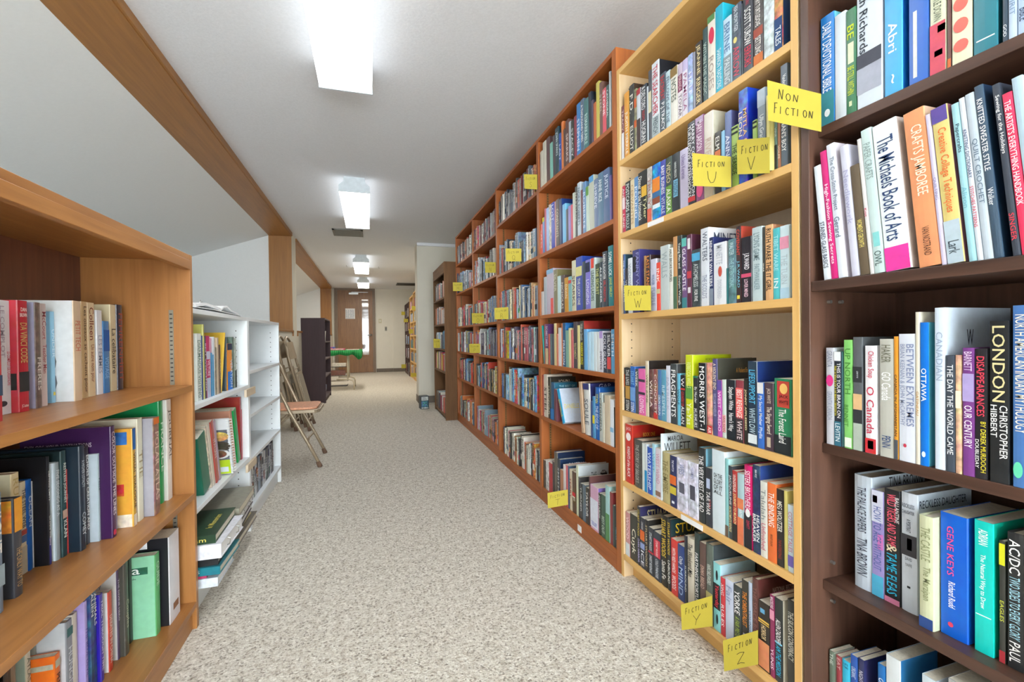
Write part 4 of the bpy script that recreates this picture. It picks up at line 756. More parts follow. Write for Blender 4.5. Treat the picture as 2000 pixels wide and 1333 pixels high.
1019 5438 422 228 146 0.0 0a5cc8 - 4|e04888 .1 .5 .25 .55 !GENE KEYS|f0f4fc .55 .76 .3 .6 Richard Rudd|o e04060 .88 .92 .3 .5
1019 5081 267 232 148 0.0 10c8c0 0aa88e 4|f0fcfc .06 .18 ADRIAN|f0fcfc .25 .66 .25 .65 !The Natural Way to Draw|#e0f8f8 .71 .72 .1 .9
1020 4932 79 208 133 0.0 3a3c38 - 4|#d8d820 .02 .2|c8d048 .4 .75 EAGLES|#b03038 .9 1
1019 4700 209 228 155 0.0 2c2e30 - 6|f8f8f8 .05 .3 !AC/DC|a8d8e8 .32 .78 TWO SIDES TO EVERY GLORY|f0f0f0 .8 .95 PAUL
1030 4525 169 240 154 0.0 d8c8b0 - 4
S D5 R 0.130
1000 7793 117 100 64 0.0 68786a c8ccc0 4|d0d8d0 .05 .3 THE
1000 7627 118 100 64 0.0 9a4048 d8d0c4 4|d8b0b0 .05 .3 EAT
1000 7431 172 100 64 0.0 38b8dc - 4|1c6088 .05 .1 LIFE|1c6088 .12 .17 TIME
1000 7270 149 123 79 0.0 2c58a8 5a90c8 4|c8d8f0 .2 .4 ORGANIC
1000 7123 129 126 81 0.0 2a2e58 30305c 4|c8c8d8 .2 .4 NIGHT
1000 6703 149 142 91 0.0 1a6ab0 1a78b8 4|e0e8f0 .2 .4 OPEN
1000 6427 266 172 110 0.0 ccd2d6 2a6a9c 4
1000 5819 233 175 112 0.0 c4d0da b8c4d0 4
S L1 L 0.812
-725 16864 335 259 126 0.0 2c3042 - 6|a85848 .1 .9 !FEHRENHEIT
-728 16533 324 257 123 0.0 d0c4a2 - 4|2c241c .28 .8 !La celibataire
-719 15936 321 206 132 0.0 2a78b8 a8a0ac 4|#2058a0 .12 .42|90c0e8 .5 .8 VOYAGE
-718 15595 279 235 133 0.0 d6d8e0 e0e4ec 4|9098b0 .3 .75 LES FEMMES
-715 15120 310 253 136 0.0 d8c29c - 4|80382c .05 .4 Colleen|80382c .45 .85 !Un autre nom pour
-712 14773 257 253 139 0.0 c8aa7e - 4|4a3020 .05 .95 !Les oiseaux se cachent pour
-697 14126 313 250 154 0.0 d0b698 dde0e2 4|c06850 .2 .5 !PETIT TECH|@2c2c30 .35 .98 .03 .15 La vie en est la preuve|@c83838 .3 .8 .24 .34 TECH|@6a6c70 .2 .5 .45 .95 8
-733 13943 149 222 118 0.0 8ac0e0 8abce0 4|d0e8f8 .1 .6 UNDER|#d8c040 .88 .92 .3 .8
-717 13302 191 237 134 0.0 c8b6b4 - 4|a04850 .08 .35 McCourt|a04850 .4 .68 !Teacher Man
-708 12952 175 237 143 0.0 6a5a52 9a9ab4 5|d8d0c8 .5 .85 FRERES
-704 12346 303 237 147 0.0 b82434 d03c4c 4|f0e4e0 .06 .1 .2 .9 DAN|f0e4e0 .11 .15 .1 .95 BROWN|c8b070 .2 .56 !DA VINCI CODE|#2c2c2e .64 .82|f4e8e4 .93 .97 .1 .9 JC Lattes|@2c2c2e 0 1 .64 .8 #
-716 11875 465 235 135 0.0 d8dce2 - 4|283038 .02 .3 0 .35 ROBERT LUDLUM|a8a0b0 .05 .5 .35 .65 LE COMPLOT|c84868 .45 .75 .65 1 !LE COMPLOT DE CASSANDRE|o 30343c .88 .93 .2 .7
S L2 L 0.453
-613 17138 354 319 204 0.0 dedad6 - 4|6a6460 .1 .6 JOURNAL
-621 16829 304 319 217 0.0 1a9c5a - 6|d8f0e0 .2 .7 FRANCE
-597 15770 371 283 181 0.0 8c6c60 9a98a2 5|#e07030 0 .07|e0c8b8 .15 .85 POLAR ATLAS
-621 15402 296 289 185 0.0 e2dec6 dedac8 4|a89870 .3 .6 THE
-657 15225 52 223 143 0.0 c84836 - 4
-619 15050 169 268 171 0.0 d8a634 e0a23c 4|#2864ac 0 .22|2c2420 .25 .82 !VISUAL DIALOGUE|#e8dcc8 .88 1|@2864ac .05 .75 .02 .16 #|@c83828 .1 .3 .55 .68 #|@e8dcc8 .0 1 .86 1 #
-656 15006 40 251 161 0.0 a4a0c4 - 0
-635 14328 203 288 184 0.0 4a2858 3a1a4a 4|f0e8f0 .05 .8 !COLOR OUTSIDE THE LINES|o d03858 .93 .98 .1 .8|@d0c8d4 .2 .95 .12 .17 EXPLORE YOUR MOTIVATIONS
-659 14225 97 222 142 0.0 a8b8c0 b0bcc6 4|3c4850 .2 .5 Peace
-677 14070 149 243 155 0.0 38343c - 4|f0f0f0 .08 .85 !ECHOES OF CREATION AND
-669 13691 214 254 173 0.0 22303f 192836 6|c8d0d8 .14 .4 !A HIGHER LOYALTY|c8d0d8 .64 .86 COMEY
-694 13645 40 202 129 0.0 e04844 - 4|f8e0dc .05 .6 RUN
-692 13440 177 250 159 0.0 284448 1c2c2e 6|f0f4f0 .12 .5 !RESTLESS JOURNEY|#c0a090 .56 .64|e8ece8 .66 .82 KLAN
-696 13278 155 227 155 0.0 96a2aa ccd6e0 6|e0e8ec .08 .55 !FIVE SECONDS AT A
-711 13148 40 224 140 0.0 1f8a98 b2bacc 4|#78b848 .7 .9
-699 13077 68 247 152 0.0 24242a 141418 6|f4f4f4 .06 .48 !DEFYING LIMITS|#3a3880 .75 1|f0f0f0 .55 .82 Dr.Dave Williams
-726 13033 40 195 125 0.0 d0d4dc - 4
-725 12883 146 202 126 0.0 1a5aae - 6|d0dcf0 .1 .6 OCEAN
-727 12711 166 202 124 0.0 d6cab0 - 4|#a84840 .52 .58|#48689c .58 .66|#b8b0a0 .7 1|3c3c40 .08 .5 !THE STEEL WEB
-720 12332 227 230 131 0.0 e0d0a8 e4dcbe 4|c8b078 .05 .4 !RULES
-674 11591 227 197 134 0.0 3c3e46 3a3c44 6|#e09830 0 .34|c8a878 .5 .9 !THE ONLY WAY TO|@e09830 0 1 0 .34 #|@e4e8ec .25 .75 .86 .98 #|@d8dce0 .4 .9 .5 .54 the story of a life|@d8dce0 .4 .9 .58 .62 retold for readers
S L3 L 0.091
-590 16461 801 269 172 0.0 d6d6dc 1e1e24 4|#8a6040 .8 .88 .3 .8|@e8e8ec .3 .8 .0 .1 #
-668 16300 47 222 142 0.0 d4dae0 - 4
-608 15999 294 239 153 0.0 5cae6c 8ccaa6 4|c8e8cc .1 .4 GUIDE|@1a5c48 .1 .95 .12 .22 #|@f0f4f0 .15 .9 .13 .21 euca|@3c4c44 .15 .6 .24 .28 guide
-665 15819 174 260 166 0.0 2a2a28 - 4
-651 15233 228 265 180 0.0 4a4842 - 6|c8c0a8 .4 .75 !Couples
-663 15125 102 249 159 0.0 524460 c8c4c2 4|e8e0f0 .1 .6 !THE DIVINE HERO|@60606a .2 .9 .1 .2 nonsense and sensibility
-661 14627 183 210 134 0.0 c84634 d8d4d4 4|f0d8d0 .3 .9 !DEBATES IN CHINA
-662 14267 129 224 143 0.0 4838a0 3020a4 4|e0dcf0 .05 .9 !TRIAL THROUGH TIME
-669 13991 250 256 164 0.0 2a4472 - 5|f4f4f4 .05 .3 0 .5 ALIEN|f4f4f4 .08 .4 .5 1 !ANIMALS
-675 13863 121 230 147 0.0 ac9cd4 a898d2 4|6058a0 .2 .9 !THE BLUE DEVIL
-686 13621 180 214 145 0.0 c8c0b4 - 6
-686 13383 221 210 143 0.0 888c94 c8ccd2 6|#3a6a6a .08 .18|d8dce0 .3 .8 HUNGER
-741 13302 42 179 110 0.0 8a8880 - 4
-695 13113 182 151 97 0.0 e87020 f07828 4|#b8b4a0 .08 .2|2c2420 .3 .8 PENGUIN|@b8b4a0 0 1 .1 .2 #
-736 12918 150 184 115 0.0 d0cab8 a6b8ae 4|6a7060 .1 .4 ATLAS
-745 12621 152 183 106 0.0 8a7a6a - 4
-745 12402 210 183 106 0.0 1e1e20 1a1a1c 4
S W1 L 0.735
-600 24423 343 233 149 0.0 a8b2a8 - 5|#4a5450 .65 1
-600 24101 298 238 152 0.0 5c6e64 - 5
-600 23284 751 208 133 0.0 f09020 - 4|#2c3450 0 .14|#2a7ad8 .6 1|e8f0fc .35 .95 .5 1 !VERATION
-600 23036 77 236 151 4.6 34424a - 4
-600 22336 97 263 168 14.3 d8b03c - 4
-600 22086 244 205 131 0.0 5a4030 - 4|d8c8a0 .3 .7 CARIBOU
-600 21842 227 235 150 0.0 c0aa90 - 4
-600 21557 254 195 125 0.0 8a8270 - 5
-600 21220 324 238 152 0.0 dce2ea - 4|#4a98c8 .3 1 0 .5
-600 20980 214 233 149 0.0 c488a0 - 4|#4a98c8 .25 1
-600 20524 436 242 155 0.0 c02868 - 4|#c8c8dc .25 .38|#b8bcd0 .68 1|f4dce8 .4 .65 !VILTURE
-600 20335 177 241 154 0.0 343440 - 4|e8e8f0 .05 .95 BEST WEEKENDS
-600 20177 151 285 182 0.0 ccc970 c8c66a 4
-600 19985 169 242 155 0.0 2a4880 - 4|c8d4e8 .1 .5 JASPER
-600 19488 489 250 160 0.0 dfe3dd - 4|7a9488 .1 .95 !DIARMAIDUS VISITING
S W2 L 0.375
-600 25469 96 243 155 0.0 d83848 d83a48 4
-600 25328 133 305 195 0.0 7a2430 a03028 4
-600 24736 460 266 170 -14.9 1aa052 - 4
-600 24165 304 275 176 -14.9 c89078 - 4
-600 21929 210 267 171 -14.9 a890a0 - 4
-600 21521 339 269 172 -14.9 b04a40 - 4|f0d8d0 .3 .6 ITALIAN
-600 21129 259 268 171 -14.9 d0c4b4 - 4
-600 20877 189 260 167 -14.9 c8bca8 - 5
-600 19986 798 232 149 -14.9 1a6a52 1a7058 4
S C1 R 1.810
960 25022 58 201 129 0.0 6a3030 - 0
960 24606 379 208 133 0.0 c6c2b2 - 0
960 24062 498 245 157 0.0 cecaba - 0
960 23518 495 245 157 0.0 604848 5a4040 0
960 23128 370 198 126 0.0 7ab8a8 - 0
960 22794 285 221 141 0.0 50484c - 0
960 22262 493 245 157 0.0 2a4850 2a4450 4|e0ecec .1 .6 JOHN SPARKS
960 21965 281 198 126 0.0 2a50a0 - 0|e0e8f4 .2 .8 LAST
960 21696 233 245 157 0.0 d07840 - 0
960 21421 241 195 125 0.0 5a4038 - 0
960 21025 365 226 145 0.0 6a4840 - 0|e0d0c8 .3 .9 SPARKS
960 20773 229 204 130 0.0 a8b0b8 - 0
960 20415 322 197 126 0.0 2c3430 - 0|e0e0e0 .2 .9 STACEY
960 20125 265 202 129 0.0 8a3848 - 0
960 19709 385 245 157 0.0 3a80c0 - 4|e8f0f8 .3 .9 STEPHEN
960 19346 338 245 157 0.0 5a6e84 - 4|f0f0f4 .1 .8 !A THOUSAND TIMES
960 18893 435 227 146 0.0 4a7878 - 4|c8e0dc .3 .9 REMARKABLE
960 18597 262 238 152 0.0 2c3440 - 0
960 18407 175 191 122 0.0 50485c - 0
960 18157 231 170 109 0.0 c06a40 - 0
960 17854 274 245 157 0.0 c8bc5c c8bc5c 0
960 17588 229 229 147 0.0 7a5a50 - 0|d8c8b8 .2 .6 STEEL
960 17277 287 187 120 0.0 d85a68 - 0|fce8ec .05 .6 STONE
960 17024 225 186 119 0.0 4a6460 - 0|e0e8e4 .1 .7 CATHEDRAL
960 16878 115 232 149 0.0 c8ccd0 - 0
S C2 R 1.432
960 24782 298 172 110 0.0 e05e4e - 0|f8d8d0 .1 .9 SALES
960 24438 302 203 130 0.0 5a80b8 - 0|#e0d040 0 .12
960 24194 201 246 157 0.0 c04858 - 0
960 23790 369 240 153 0.0 9ab4dc - 0
960 23440 314 250 160 0.0 c0b8a8 - 1
960 22960 446 249 159 0.0 2434a4 - 0|e0e4f8 .05 .4 !LOST
960 22791 138 244 156 0.0 c89890 - 0
960 22334 424 247 158 0.0 5a4a40 - 0|e0d4c0 .2 .8 CONSTANTS
960 21993 301 238 152 0.0 2a3a60 203c80 0
960 21484 416 199 127 0.0 6ab0d8 - 0
960 21215 244 164 105 0.0 4a4a50 - 0
960 20902 284 172 110 0.0 9080b8 - 0
960 20678 197 171 110 0.0 c85060 - 0
960 20390 254 221 141 0.0 c8ccbc - 0
960 20147 214 242 155 0.0 4a4c4a - 0|d8d8d0 .1 .7 MARRIAGE
960 19769 342 252 161 0.0 b8c4cc - 0|5a6878 .1 .8 NORA ROBERTS
960 19562 187 208 133 0.0 70484c - 0
960 19225 310 237 152 0.0 6a90b8 - 0|dce8f4 .2 .9 ROBERTS
960 18919 285 206 132 0.0 c0d0c0 - 0|#6a9a50 0 .2
960 18438 446 241 154 0.0 b8bcac - 4|#5a98c8 0 .12
960 18069 350 213 137 0.0 70809c - 0|dce0ec .1 .6 SHREVE
960 17600 439 226 145 0.0 5a7890 - 4|e8f0f4 .12 .55 ANNE RICE
960 17062 510 225 144 0.0 54688c - 4|e0e8f4 .1 .55 JUSTICE
960 16876 164 186 119 0.0 6a5a90 - 0
S C3 R 1.080
960 25211 40 176 113 0.0 80b8b8 - 0
960 25081 40 214 137 0.0 ccaca4 - 0
960 24710 366 136 87 0.0 d0c8c4 - 0
960 24251 405 214 137 0.0 a8b0b8 - 0
960 23207 997 248 159 0.0 c0b4c4 - 4|#90b8d8 0 .1|#e06058 .65 1 .6 1
960 22692 479 235 151 0.0 8a8468 7a7450 0|d8d4c0 .1 .5 SILVER
960 22235 418 194 124 0.0 c0d8d8 - 0
960 21797 412 193 124 0.0 5a4c48 - 0|e0d8d0 .2 .9 NICHOLAS
960 21297 453 174 111 0.0 c88e28 - 0|f4e4c0 .2 .6 DAWN
960 20875 390 174 112 0.0 80b0b0 - 0|#c85050 .1 .2
960 20400 435 246 157 0.0 d0ccb0 - 4|605848 .3 .9 SPARKS
960 19684 684 254 163 0.0 4050a0 2c48a0 4|#d8d08c .18 .36|e8e8d8 .4 .9 THE LUCKY ONE
960 19360 300 224 144 0.0 3a4858 - 0
960 18873 460 225 144 0.0 7c74c8 - 4|#283048 .05 .25|e0dcf4 .4 .9 LONGING
960 18400 453 225 144 0.0 b6c6c2 b8c8c8 4|#e04c3c 0 .2 .2 .8|2c4848 .25 .85 !LEADING LADIES
960 17981 392 193 123 0.0 3a4a38 - 4|d8dc90 .1 .7 THE SECRET
960 17729 234 195 125 0.0 34404a - 0|e8ecf0 .1 .9 ALEXANDER
960 17361 340 235 150 0.0 38424c - 4|f0f0f0 .05 .5 KARIN SLAUGHTER|e05050 .52 .9 !GIRL, FORGOTTEN
960 17251 94 226 145 0.0 2a343c - 0
960 16838 388 250 160 0.0 287880 - 4|f0f4f0 .1 .5 !SOME LUCK|d0d870 .52 .85 JANE SMILEY
S C4 R 0.800
960 24670 102 221 141 8.1 18a098 - 0
960 24495 174 228 146 0.0 9a4a58 - 0
960 24040 447 226 145 0.0 5a3468 - 0|#c8b088 .6 1|e0d0e8 .05 .55 SOMETIMES
960 23797 235 171 110 0.0 c86050 - 0
960 23558 231 171 109 0.0 5a7078 - 0
960 23216 334 171 109 0.0 48505c - 0
960 22892 316 227 145 0.0 d8c490 a0643c 0
960 22630 254 170 109 0.0 d07860 - 0
960 22207 416 202 129 0.0 d8d4d4 - 0
960 22049 150 224 143 0.0 c87040 - 0
960 21688 352 226 145 0.0 2f5c80 2a70b0 0|dce4f0 .4 .95 PRESTON
960 21310 370 187 119 0.0 80a898 - 0
960 21041 249 198 126 0.0 d8cc98 - 0
960 20751 264 188 121 0.0 c86868 - 0
960 20306 413 227 146 0.0 4a4248 - 0|d0c890 .45 .8 !TESTAMENT
960 20016 267 209 134 0.0 d8cc8c - 0
960 19594 394 228 146 0.0 32342e a83830 0|c0c0b8 .05 .4 Wilbur Smith|e8e020 .44 .9 !WARRIOR KING
960 19241 333 189 121 0.0 6aa8d8 - 0
960 18942 277 175 112 0.0 a8cce4 - 0
960 18604 320 176 112 0.0 b8d8e8 - 0
960 18331 256 175 112 0.0 d0dce0 - 0
960 18065 250 175 112 0.0 d4d8d8 - 0
960 17753 295 178 114 0.0 d0d0da - 0|#a890c8 0 .18|5a5068 .5 .95 EVENTIDE
960 17403 331 170 109 0.0 34384a - 0|e8e8f0 .05 .9 !COLD GLORY
960 17063 320 170 109 0.0 2e2e38 - 0|#d04848 .6 .9|e8e8ec .05 .6 SILVER
960 16761 282 184 118 0.0 5a98c0 - 0|dce8f4 .1 .6 SMITH
S C5 R 0.497
960 24865 215 237 152 0.0 a04838 - 0
960 24282 549 242 155 0.0 d0c4b4 - 0|403830 .3 .9 STEEL
960 23867 374 231 157 0.0 3a3a30 2c2820 2|d8d0b8 .2 .9 SANDFORD|@e8d8c0 .3 .75 .05 .2 JOHN
960 23309 521 205 140 0.0 2c5878 2a6a84 2|#2a70b0 .7 1|@b8e8f0 .2 .9 .05 .12 THE BEST OF
960 22937 358 174 111 0.2 70404a - 0
960 21902 313 185 126 23.6 28a0d0 c8d4e4 2|e0d060 .3 .8 DANIELLE|@e8d870 .1 .8 .45 .6 DANIELLE|@d0d8e0 .2 .8 .62 .75 STEEL
960 19634 280 242 155 6.8 c8a888 - 0
960 18998 607 238 162 3.2 d0d0cc 30346c 6|#303470 0 .12|606870 .3 .8 SOULE|@e8e8f4 .3 .7 .0 .1 GAP
960 18802 149 165 106 0.0 304880 - 0
960 18559 213 188 120 0.0 4a90c0 - 0|#e0d030 .45 .65
960 18153 375 232 158 0.0 1a5ca8 1f5ca8 6|e0d850 .12 .3 !TITAN|e0e8f4 .35 .8 THE EDGE OF
960 17867 263 211 135 0.0 b0b8b4 - 0|505850 .1 .8 CZERNEDA
960 17687 165 172 110 0.0 d0ccbc - 0
960 17220 439 207 132 0.0 c8b8a0 - 4
960 16901 285 195 125 0.0 e0e4ec - 0|#88b8d8 .6 .7
960 16680 201 165 105 0.0 2c2e30 - 0
S C6 R 0.080
960 24728 352 160 102 0.0 4a4438 - 1
960 24263 400 171 109 0.0 c8c8c4 - 1
960 23712 490 168 108 0.0 b83038 - 0
960 23492 173 185 118 0.0 4a4040 - 0
960 23005 450 246 167 0.0 6a6258 1f3050 2|@e0e0e8 .2 .9 .1 .25 THE HISTORICAL
960 22627 340 219 149 0.0 3a4048 203a60 2|d8d8d8 .2 .8 SMITH|@e8ecf4 .3 .95 .08 .3 OMERY
960 22211 382 172 110 0.0 b07858 - 0
960 21872 294 208 133 0.0 e0d8d8 - 0
960 21609 225 214 137 0.0 d06068 - 0
960 21424 147 216 138 0.0 3a5878 - 0
960 21100 276 206 132 0.0 d0c4a8 - 0|a04838 .2 .7 TERRY
960 20669 396 204 131 0.0 5a4030 - 0|#c83030 .5 .6|e8e8d8 .6 .7 F
960 20369 248 246 167 0.0 c8ccb0 c4ccd0 2|@3c4448 .4 .6 .1 .3 THE|@14161a .7 .95 .0 .4 disc|@f0f0f0 .72 .93 .1 .2 Reader's|@f0f0f0 .75 .9 .22 .32 Pick
960 20198 144 195 125 0.0 3c3a3c - 0
960 19940 228 171 109 0.0 34383c - 0|d8dce0 .1 .8 TURNER
960 19600 307 174 111 0.0 5a6a78 - 0
960 19251 318 170 109 0.0 28282c - 0|e8e8e8 .1 .8 TAYLOR
960 19122 90 230 156 0.0 5a3c3c 6a4444 2
960 18334 761 199 127 0.0 d0a4c0 8068b4 4|#d8dce8 .3 .95|6070c8 .8 .92 TROLLOPE
960 18096 211 183 117 0.0 2a342c - 0|e0e4e0 .05 .6 SCOTT TUROW
960 17703 357 186 119 0.0 3a5848 - 0|c8d8c8 .5 .9 !BEST OUT
960 17318 352 238 152 0.0 a0c8c8 - 4|#5a8a58 .5 1 p
960 17086 200 220 141 0.0 8a3a3c - 0
960 16878 188 172 110 0.0 3c4a48 - 0
960 16680 173 180 115 0.0 22303a - 0|80b0c0 .5 .8 THEROUX
"""
sid = side = None; zsh = 0; order = 0
used_titles = set()
BOOKS = []
for line in DATA.strip().split('\n'):
    if line.startswith('S '):
        _, sid, side, zsh = line.split(); zsh = float(zsh); order = 0; continue
    order += 1
    ps = line.split('|'); a = ps[0].split()
    X, ya, t, h, d = float(a[0])/1e3, float(a[1])/1e4, float(a[2])/1e4, float(a[3])/1e3, float(a[4])/1e3
    title = ''
    for q in ps[1:]:
        if '!' in q and q[0] not in '@#': title = q.split('!')[1].strip()
    BOOKS.append(dict(sid=sid, side=side, z=zsh, ord=order, X=X, y=ya+t/2, t=t, h=h, d=d, tilt=math.radians(float(a[5])), col=a[6], c=None if a[7] == '-' else a[7], p=bool(int(a[8]) & 1), hb=bool(int(a[8]) & 2), ind=bool(int(a[8]) & 4), f=ps[1:], title=title))
def label_for(b):
    case, end = CASE[b['sid'][0]]; s = SHN[b['sid']]
    size = 'thin ' if b['t'] < .013 else ('thick ' if b['t'] > .034 else '')
    lean = 'leaning ' if abs(b['tilt']) > .06 else ''
    kind = 'hardback' if b['hb'] else 'book'
    tail = '%s from %s end, %s shelf, %s' % (ORD[b['ord']-1], end, s, case)
    head = size+lean+cname(b['col'])+' '+kind
    if b['title']:
        tw = b['title'].split()
        room = 16-len(head.split())-len(tail.split())-1
        while len(tw) > max(room, 1): tw = tw[:-1]
        head += ' titled '+' '.join(tw)
        if len((head+' '+tail).split()) > 16: head = head.replace(size, '', 1) if size else head
    return head+', '+tail
for b in BOOKS:
    cov, pag, pr = book_parts(b)
    tl = b['tilt']; lift = .0004+abs(math.sin(tl))*b['t']/2
    if b['side'] == 'R': rot = (-tl, 0, 0)
    else: rot = (tl, 0, PI)
    loc = (b['X'], b['y'], b['z']+lift)
    if b['ind']:
        r = thing('book', label_for(b), 'book', loc, rot, 'books on the %s shelf of the %s' % (SHN[b['sid']], CASE[b['sid'][0]][0]))
        cov.obj('cover', COVER, r, fix=False); pag.obj('pages', PAPER, r, fix=False)
        for nm, q in pr:
            if q.f: q.obj(nm, MATTE, r, fix=False)
    else:
        M = Matrix.Translation(loc) @ (Matrix.Rotation(rot[2], 4, 'Z') @ Matrix.Rotation(rot[0], 4, 'X'))
        add_xf(TINY, cov, M); add_xf(TPAG, pag, M); [add_xf(TPRI, q, M) for _n, q in pr]
# books of the shelves farther down the corridor
PAL = [
 '8a8078 c8c4bc 3c3a3c b85848 d8d0c4 5a5c64 a8a8a8 702f30 e0dcd0 4a5a6a c07a58 2c3038'.split(),
 'c8ccd0 a0b4c8 3a4450 d8dce0 7088a0 2c2c30 c8b89c b04848 5a90b8 e4e0d8 486070 90a0a8'.split(),
 '2c4058 c84840 d0ccc0 3aa860 486c9c b03038 e0d8b0 20242c 78a8c0 c8a070 8c98a8 303c38'.split(),
 '6a6478 c8b030 a8505c 4c4c58 d0d0d8 7a88b0 b87078 3c3438 d8d8d4 88a8a4 c85840 5a5064'.split(),
 '2c5c98 88b4d0 d8d0b8 c84838 34383c 5a94c0 e0e0dc 484038 a8c0c8 c8a868 202830 709cb8'.split(),
 'c8c8b8 b8485c 3c3834 d07840 88a0b0 d890b0 584048 e4e0d4 a07848 4a6480 302c2c 90a890'.split()]
rnd = random.Random(11)
def fill(X, y0, y1, z, zn, pal, hmin, hmax, fmin=.93, letters=True, dmax=.22, sg=1):
    y = y1-.004; ymin = y1-(y1-y0)*fmin
    k = 0; hh = rnd.uniform(hmin, hmax)
    while True:
        t = rnd.choice([.014,.018,.022,.026,.03,.034,.04])*rnd.uniform(.85, 1.15)
        if y-t < ymin: break
        if rnd.random() < .45: hh = rnd.uniform(hmin, hmax)
        h = min(hh*rnd.uniform(.97, 1.03), zn-z-.035)
        cl = rnd.choice(pal); rec = dict(t=t, h=h, d=min(h*.65, dmax), hb=rnd.random() < .4, col=cl, c=None, p=rnd.random() < .5, side='R', f=[])
        dk = sum(lin(cl)) < .8
        if letters:
            ink = 'e8e4dc' if dk else '3a3634'
            w = rnd.choice(['THE HOUSE','NIGHT','SILENT','HER LAST','WINTER','A NOVEL','RIVER','THE KEY','GARDEN','STORM','ECHO','PROMISE','BLOOD','SECRETS','HOME'])
            rec['f'].append('%s %.2f %.2f %s' % (ink, .08, .5, w))
            if rnd.random() < .5: rec['f'].append('#%s %.2f %.2f' % (rnd.choice(pal), .6, .78))
        cov, pag, pr = book_parts(rec)
        M = Matrix.Translation((X+sg*rnd.uniform(0, .012), y-t/2, z+.0005)) @ Matrix.Rotation(0 if sg > 0 else PI, 4, 'Z')
        add_xf(TINY, cov, M); add_xf(TPAG, pag, M); [add_xf(TPRI, q, M) for _n, q in pr]
        y -= t+.0006
for ci, (X, y0, y1, zz) in enumerate(((.96, 2.545, 3.424, (.08,.497,.80,1.08,1.432,1.81,2.085)), (.975, 3.492, 4.346, (.085,.497,.80,1.08,1.455,1.78,2.085)), (.975, 4.378, 5.23, (.085,.497,.80,1.08,1.455,1.78,2.085)))):
    for k in range(6):
        fm = [[.98,.97,.93,.98,.95,.98],[.97,.97,.97,.99,.88,.96],[.98,.97,.97,.98,.96,.97]][ci][k]
        hm = [(.17,.22),(.18,.24),(.19,.235),(.17,.22),(.15,.24),(.17,.21)][k]
        fill(X, y0, y1-(.05 if k in (0,1) else 0), zz[k], zz[k+1], PAL[[5,4,3,2,1,0][k]], hm[0], hm[1], fm)
for k in range(5):
    zz = (.05,.556,.82,1.12,1.43,1.72); fill(.85, 5.30, 6.18, zz[k], zz[k+1], PAL[[5,3,1,0,0][k]], .17, .22, .97, False)
for y0 in (9.76, 10.70):
    for k in range(6):
        zz = (.08,.40,.71,1.02,1.33,1.64,1.92); fill(.985, y0, y0+.86, zz[k], zz[k+1], PAL[k], .17, .22, .95, False)
for y0 in (11.65, 12.29):
    for k in range(5):
        zz = (.08,.45,.80,1.15,1.5,1.83); fill(.97, y0, y0+.6, zz[k], zz[k+1], PAL[(k+2) % 6], .17, .24, .9, False)
# nearer than the frame: the same shelves go on
for k, (z, zn) in enumerate(((.091,.43), (.453,.79), (.812,1.17))): fill(-.66, .50, 1.12, z, zn, PAL[k], .18, .25, .97, True, .18, -1)
for k, (z, zn, X) in enumerate(((.13,.37,1.0), (.394,.68,1.0), (.708,1.05,.99), (1.075,1.40,.965), (1.424,1.77,.985))): fill(X, .03, (.57,.43,.42,.40,.42)[k], z, zn, PAL[k], .18, .25, .98, True, .2)
stuff = MB(); 
for src, mi in ((TINY, 0), (TPAG, 1), (TPRI, 2)):
    k = len(stuff.v); stuff.v += src.v; stuff.f += [tuple(k+i for i in f) for f in src.f]; stuff.m += [mi]*len(src.f); stuff.c += src.c
so = stuff.obj('shelved_books', [COVER, PAPER, MATTE], fix=False); so['kind'] = 'stuff'
tag(so, 'hundreds of smaller mixed books filling the shelves farther along the corridor', 'books')
# ------------------------------------------------------------------ yellow index cards with pen lettering
GL_ = {
 'F': [[(.0,0),(.18,1)],[(.0,.97),(.75,1.05)],[(.08,.52),(.55,.56)]], 'I': [[(.1,0),(.2,1)]],
 'C': [[(.75,.85),(.5,1),(.2,.8),(.05,.4),(.2,.05),(.5,.02),(.7,.15)]], 'T': [[(.0,.95),(.9,1.02)],[(.48,.98),(.38,0)]],
 'O': [[(.5,1),(.2,.85),(.08,.45),(.25,.05),(.55,.0),(.8,.35),(.78,.8),(.5,1)]], 'N': [[(.05,0),(.18,1)],[(.18,1),(.65,.02)],[(.65,.02),(.85,1.05)]],
 'M': [[(.0,0),(.2,1)],[(.2,1),(.5,.3)],[(.5,.3),(.8,1)],[(.8,1),(.95,0)]], 'Q': [[(.5,1),(.2,.85),(.08,.45),(.25,.05),(.55,.0),(.8,.35),(.78,.8),(.5,1)],[(.5,.3),(.95,-.12)]],
 'P': [[(.1,0),(.18,1)],[(.18,1),(.65,.95),(.75,.7),(.5,.5),(.15,.48)]], 'R': [[(.1,0),(.18,1)],[(.18,1),(.65,.95),(.72,.7),(.5,.52),(.15,.48)],[(.4,.5),(.85,0)]],
 'S': [[(.75,.9),(.45,1),(.2,.8),(.4,.55),(.65,.35),(.55,.08),(.25,0),(.05,.12)]], 'U': [[(.05,1),(.12,.35),(.35,0),(.65,.05),(.85,.45),(.92,1)]],
 'V': [[(.05,1),(.45,0)],[(.45,0),(.95,1.05)]], 'W': [[(.0,1),(.25,0)],[(.25,0),(.5,.75)],[(.5,.75),(.7,0)],[(.7,0),(1.0,1.05)]],
 'Y': [[(.05,1),(.45,.5)],[(.95,1.05),(.45,.5),(.3,0)]], 'Z': [[(.05,.9),(.45,1.0),(.9,.95)],[(.9,.95),(.1,.05)],[(.1,.05),(.5,.12),(.95,.02)]], 'L': [[(.2,1),(.1,0)],[(.1,0),(.8,.05)]],
 'X': [[(.1,1),(.9,0)],[(.1,0),(.9,1)]], 'K': [[(.1,0),(.15,1)],[(.8,1),(.15,.45)],[(.3,.5),(.85,0)]],
}
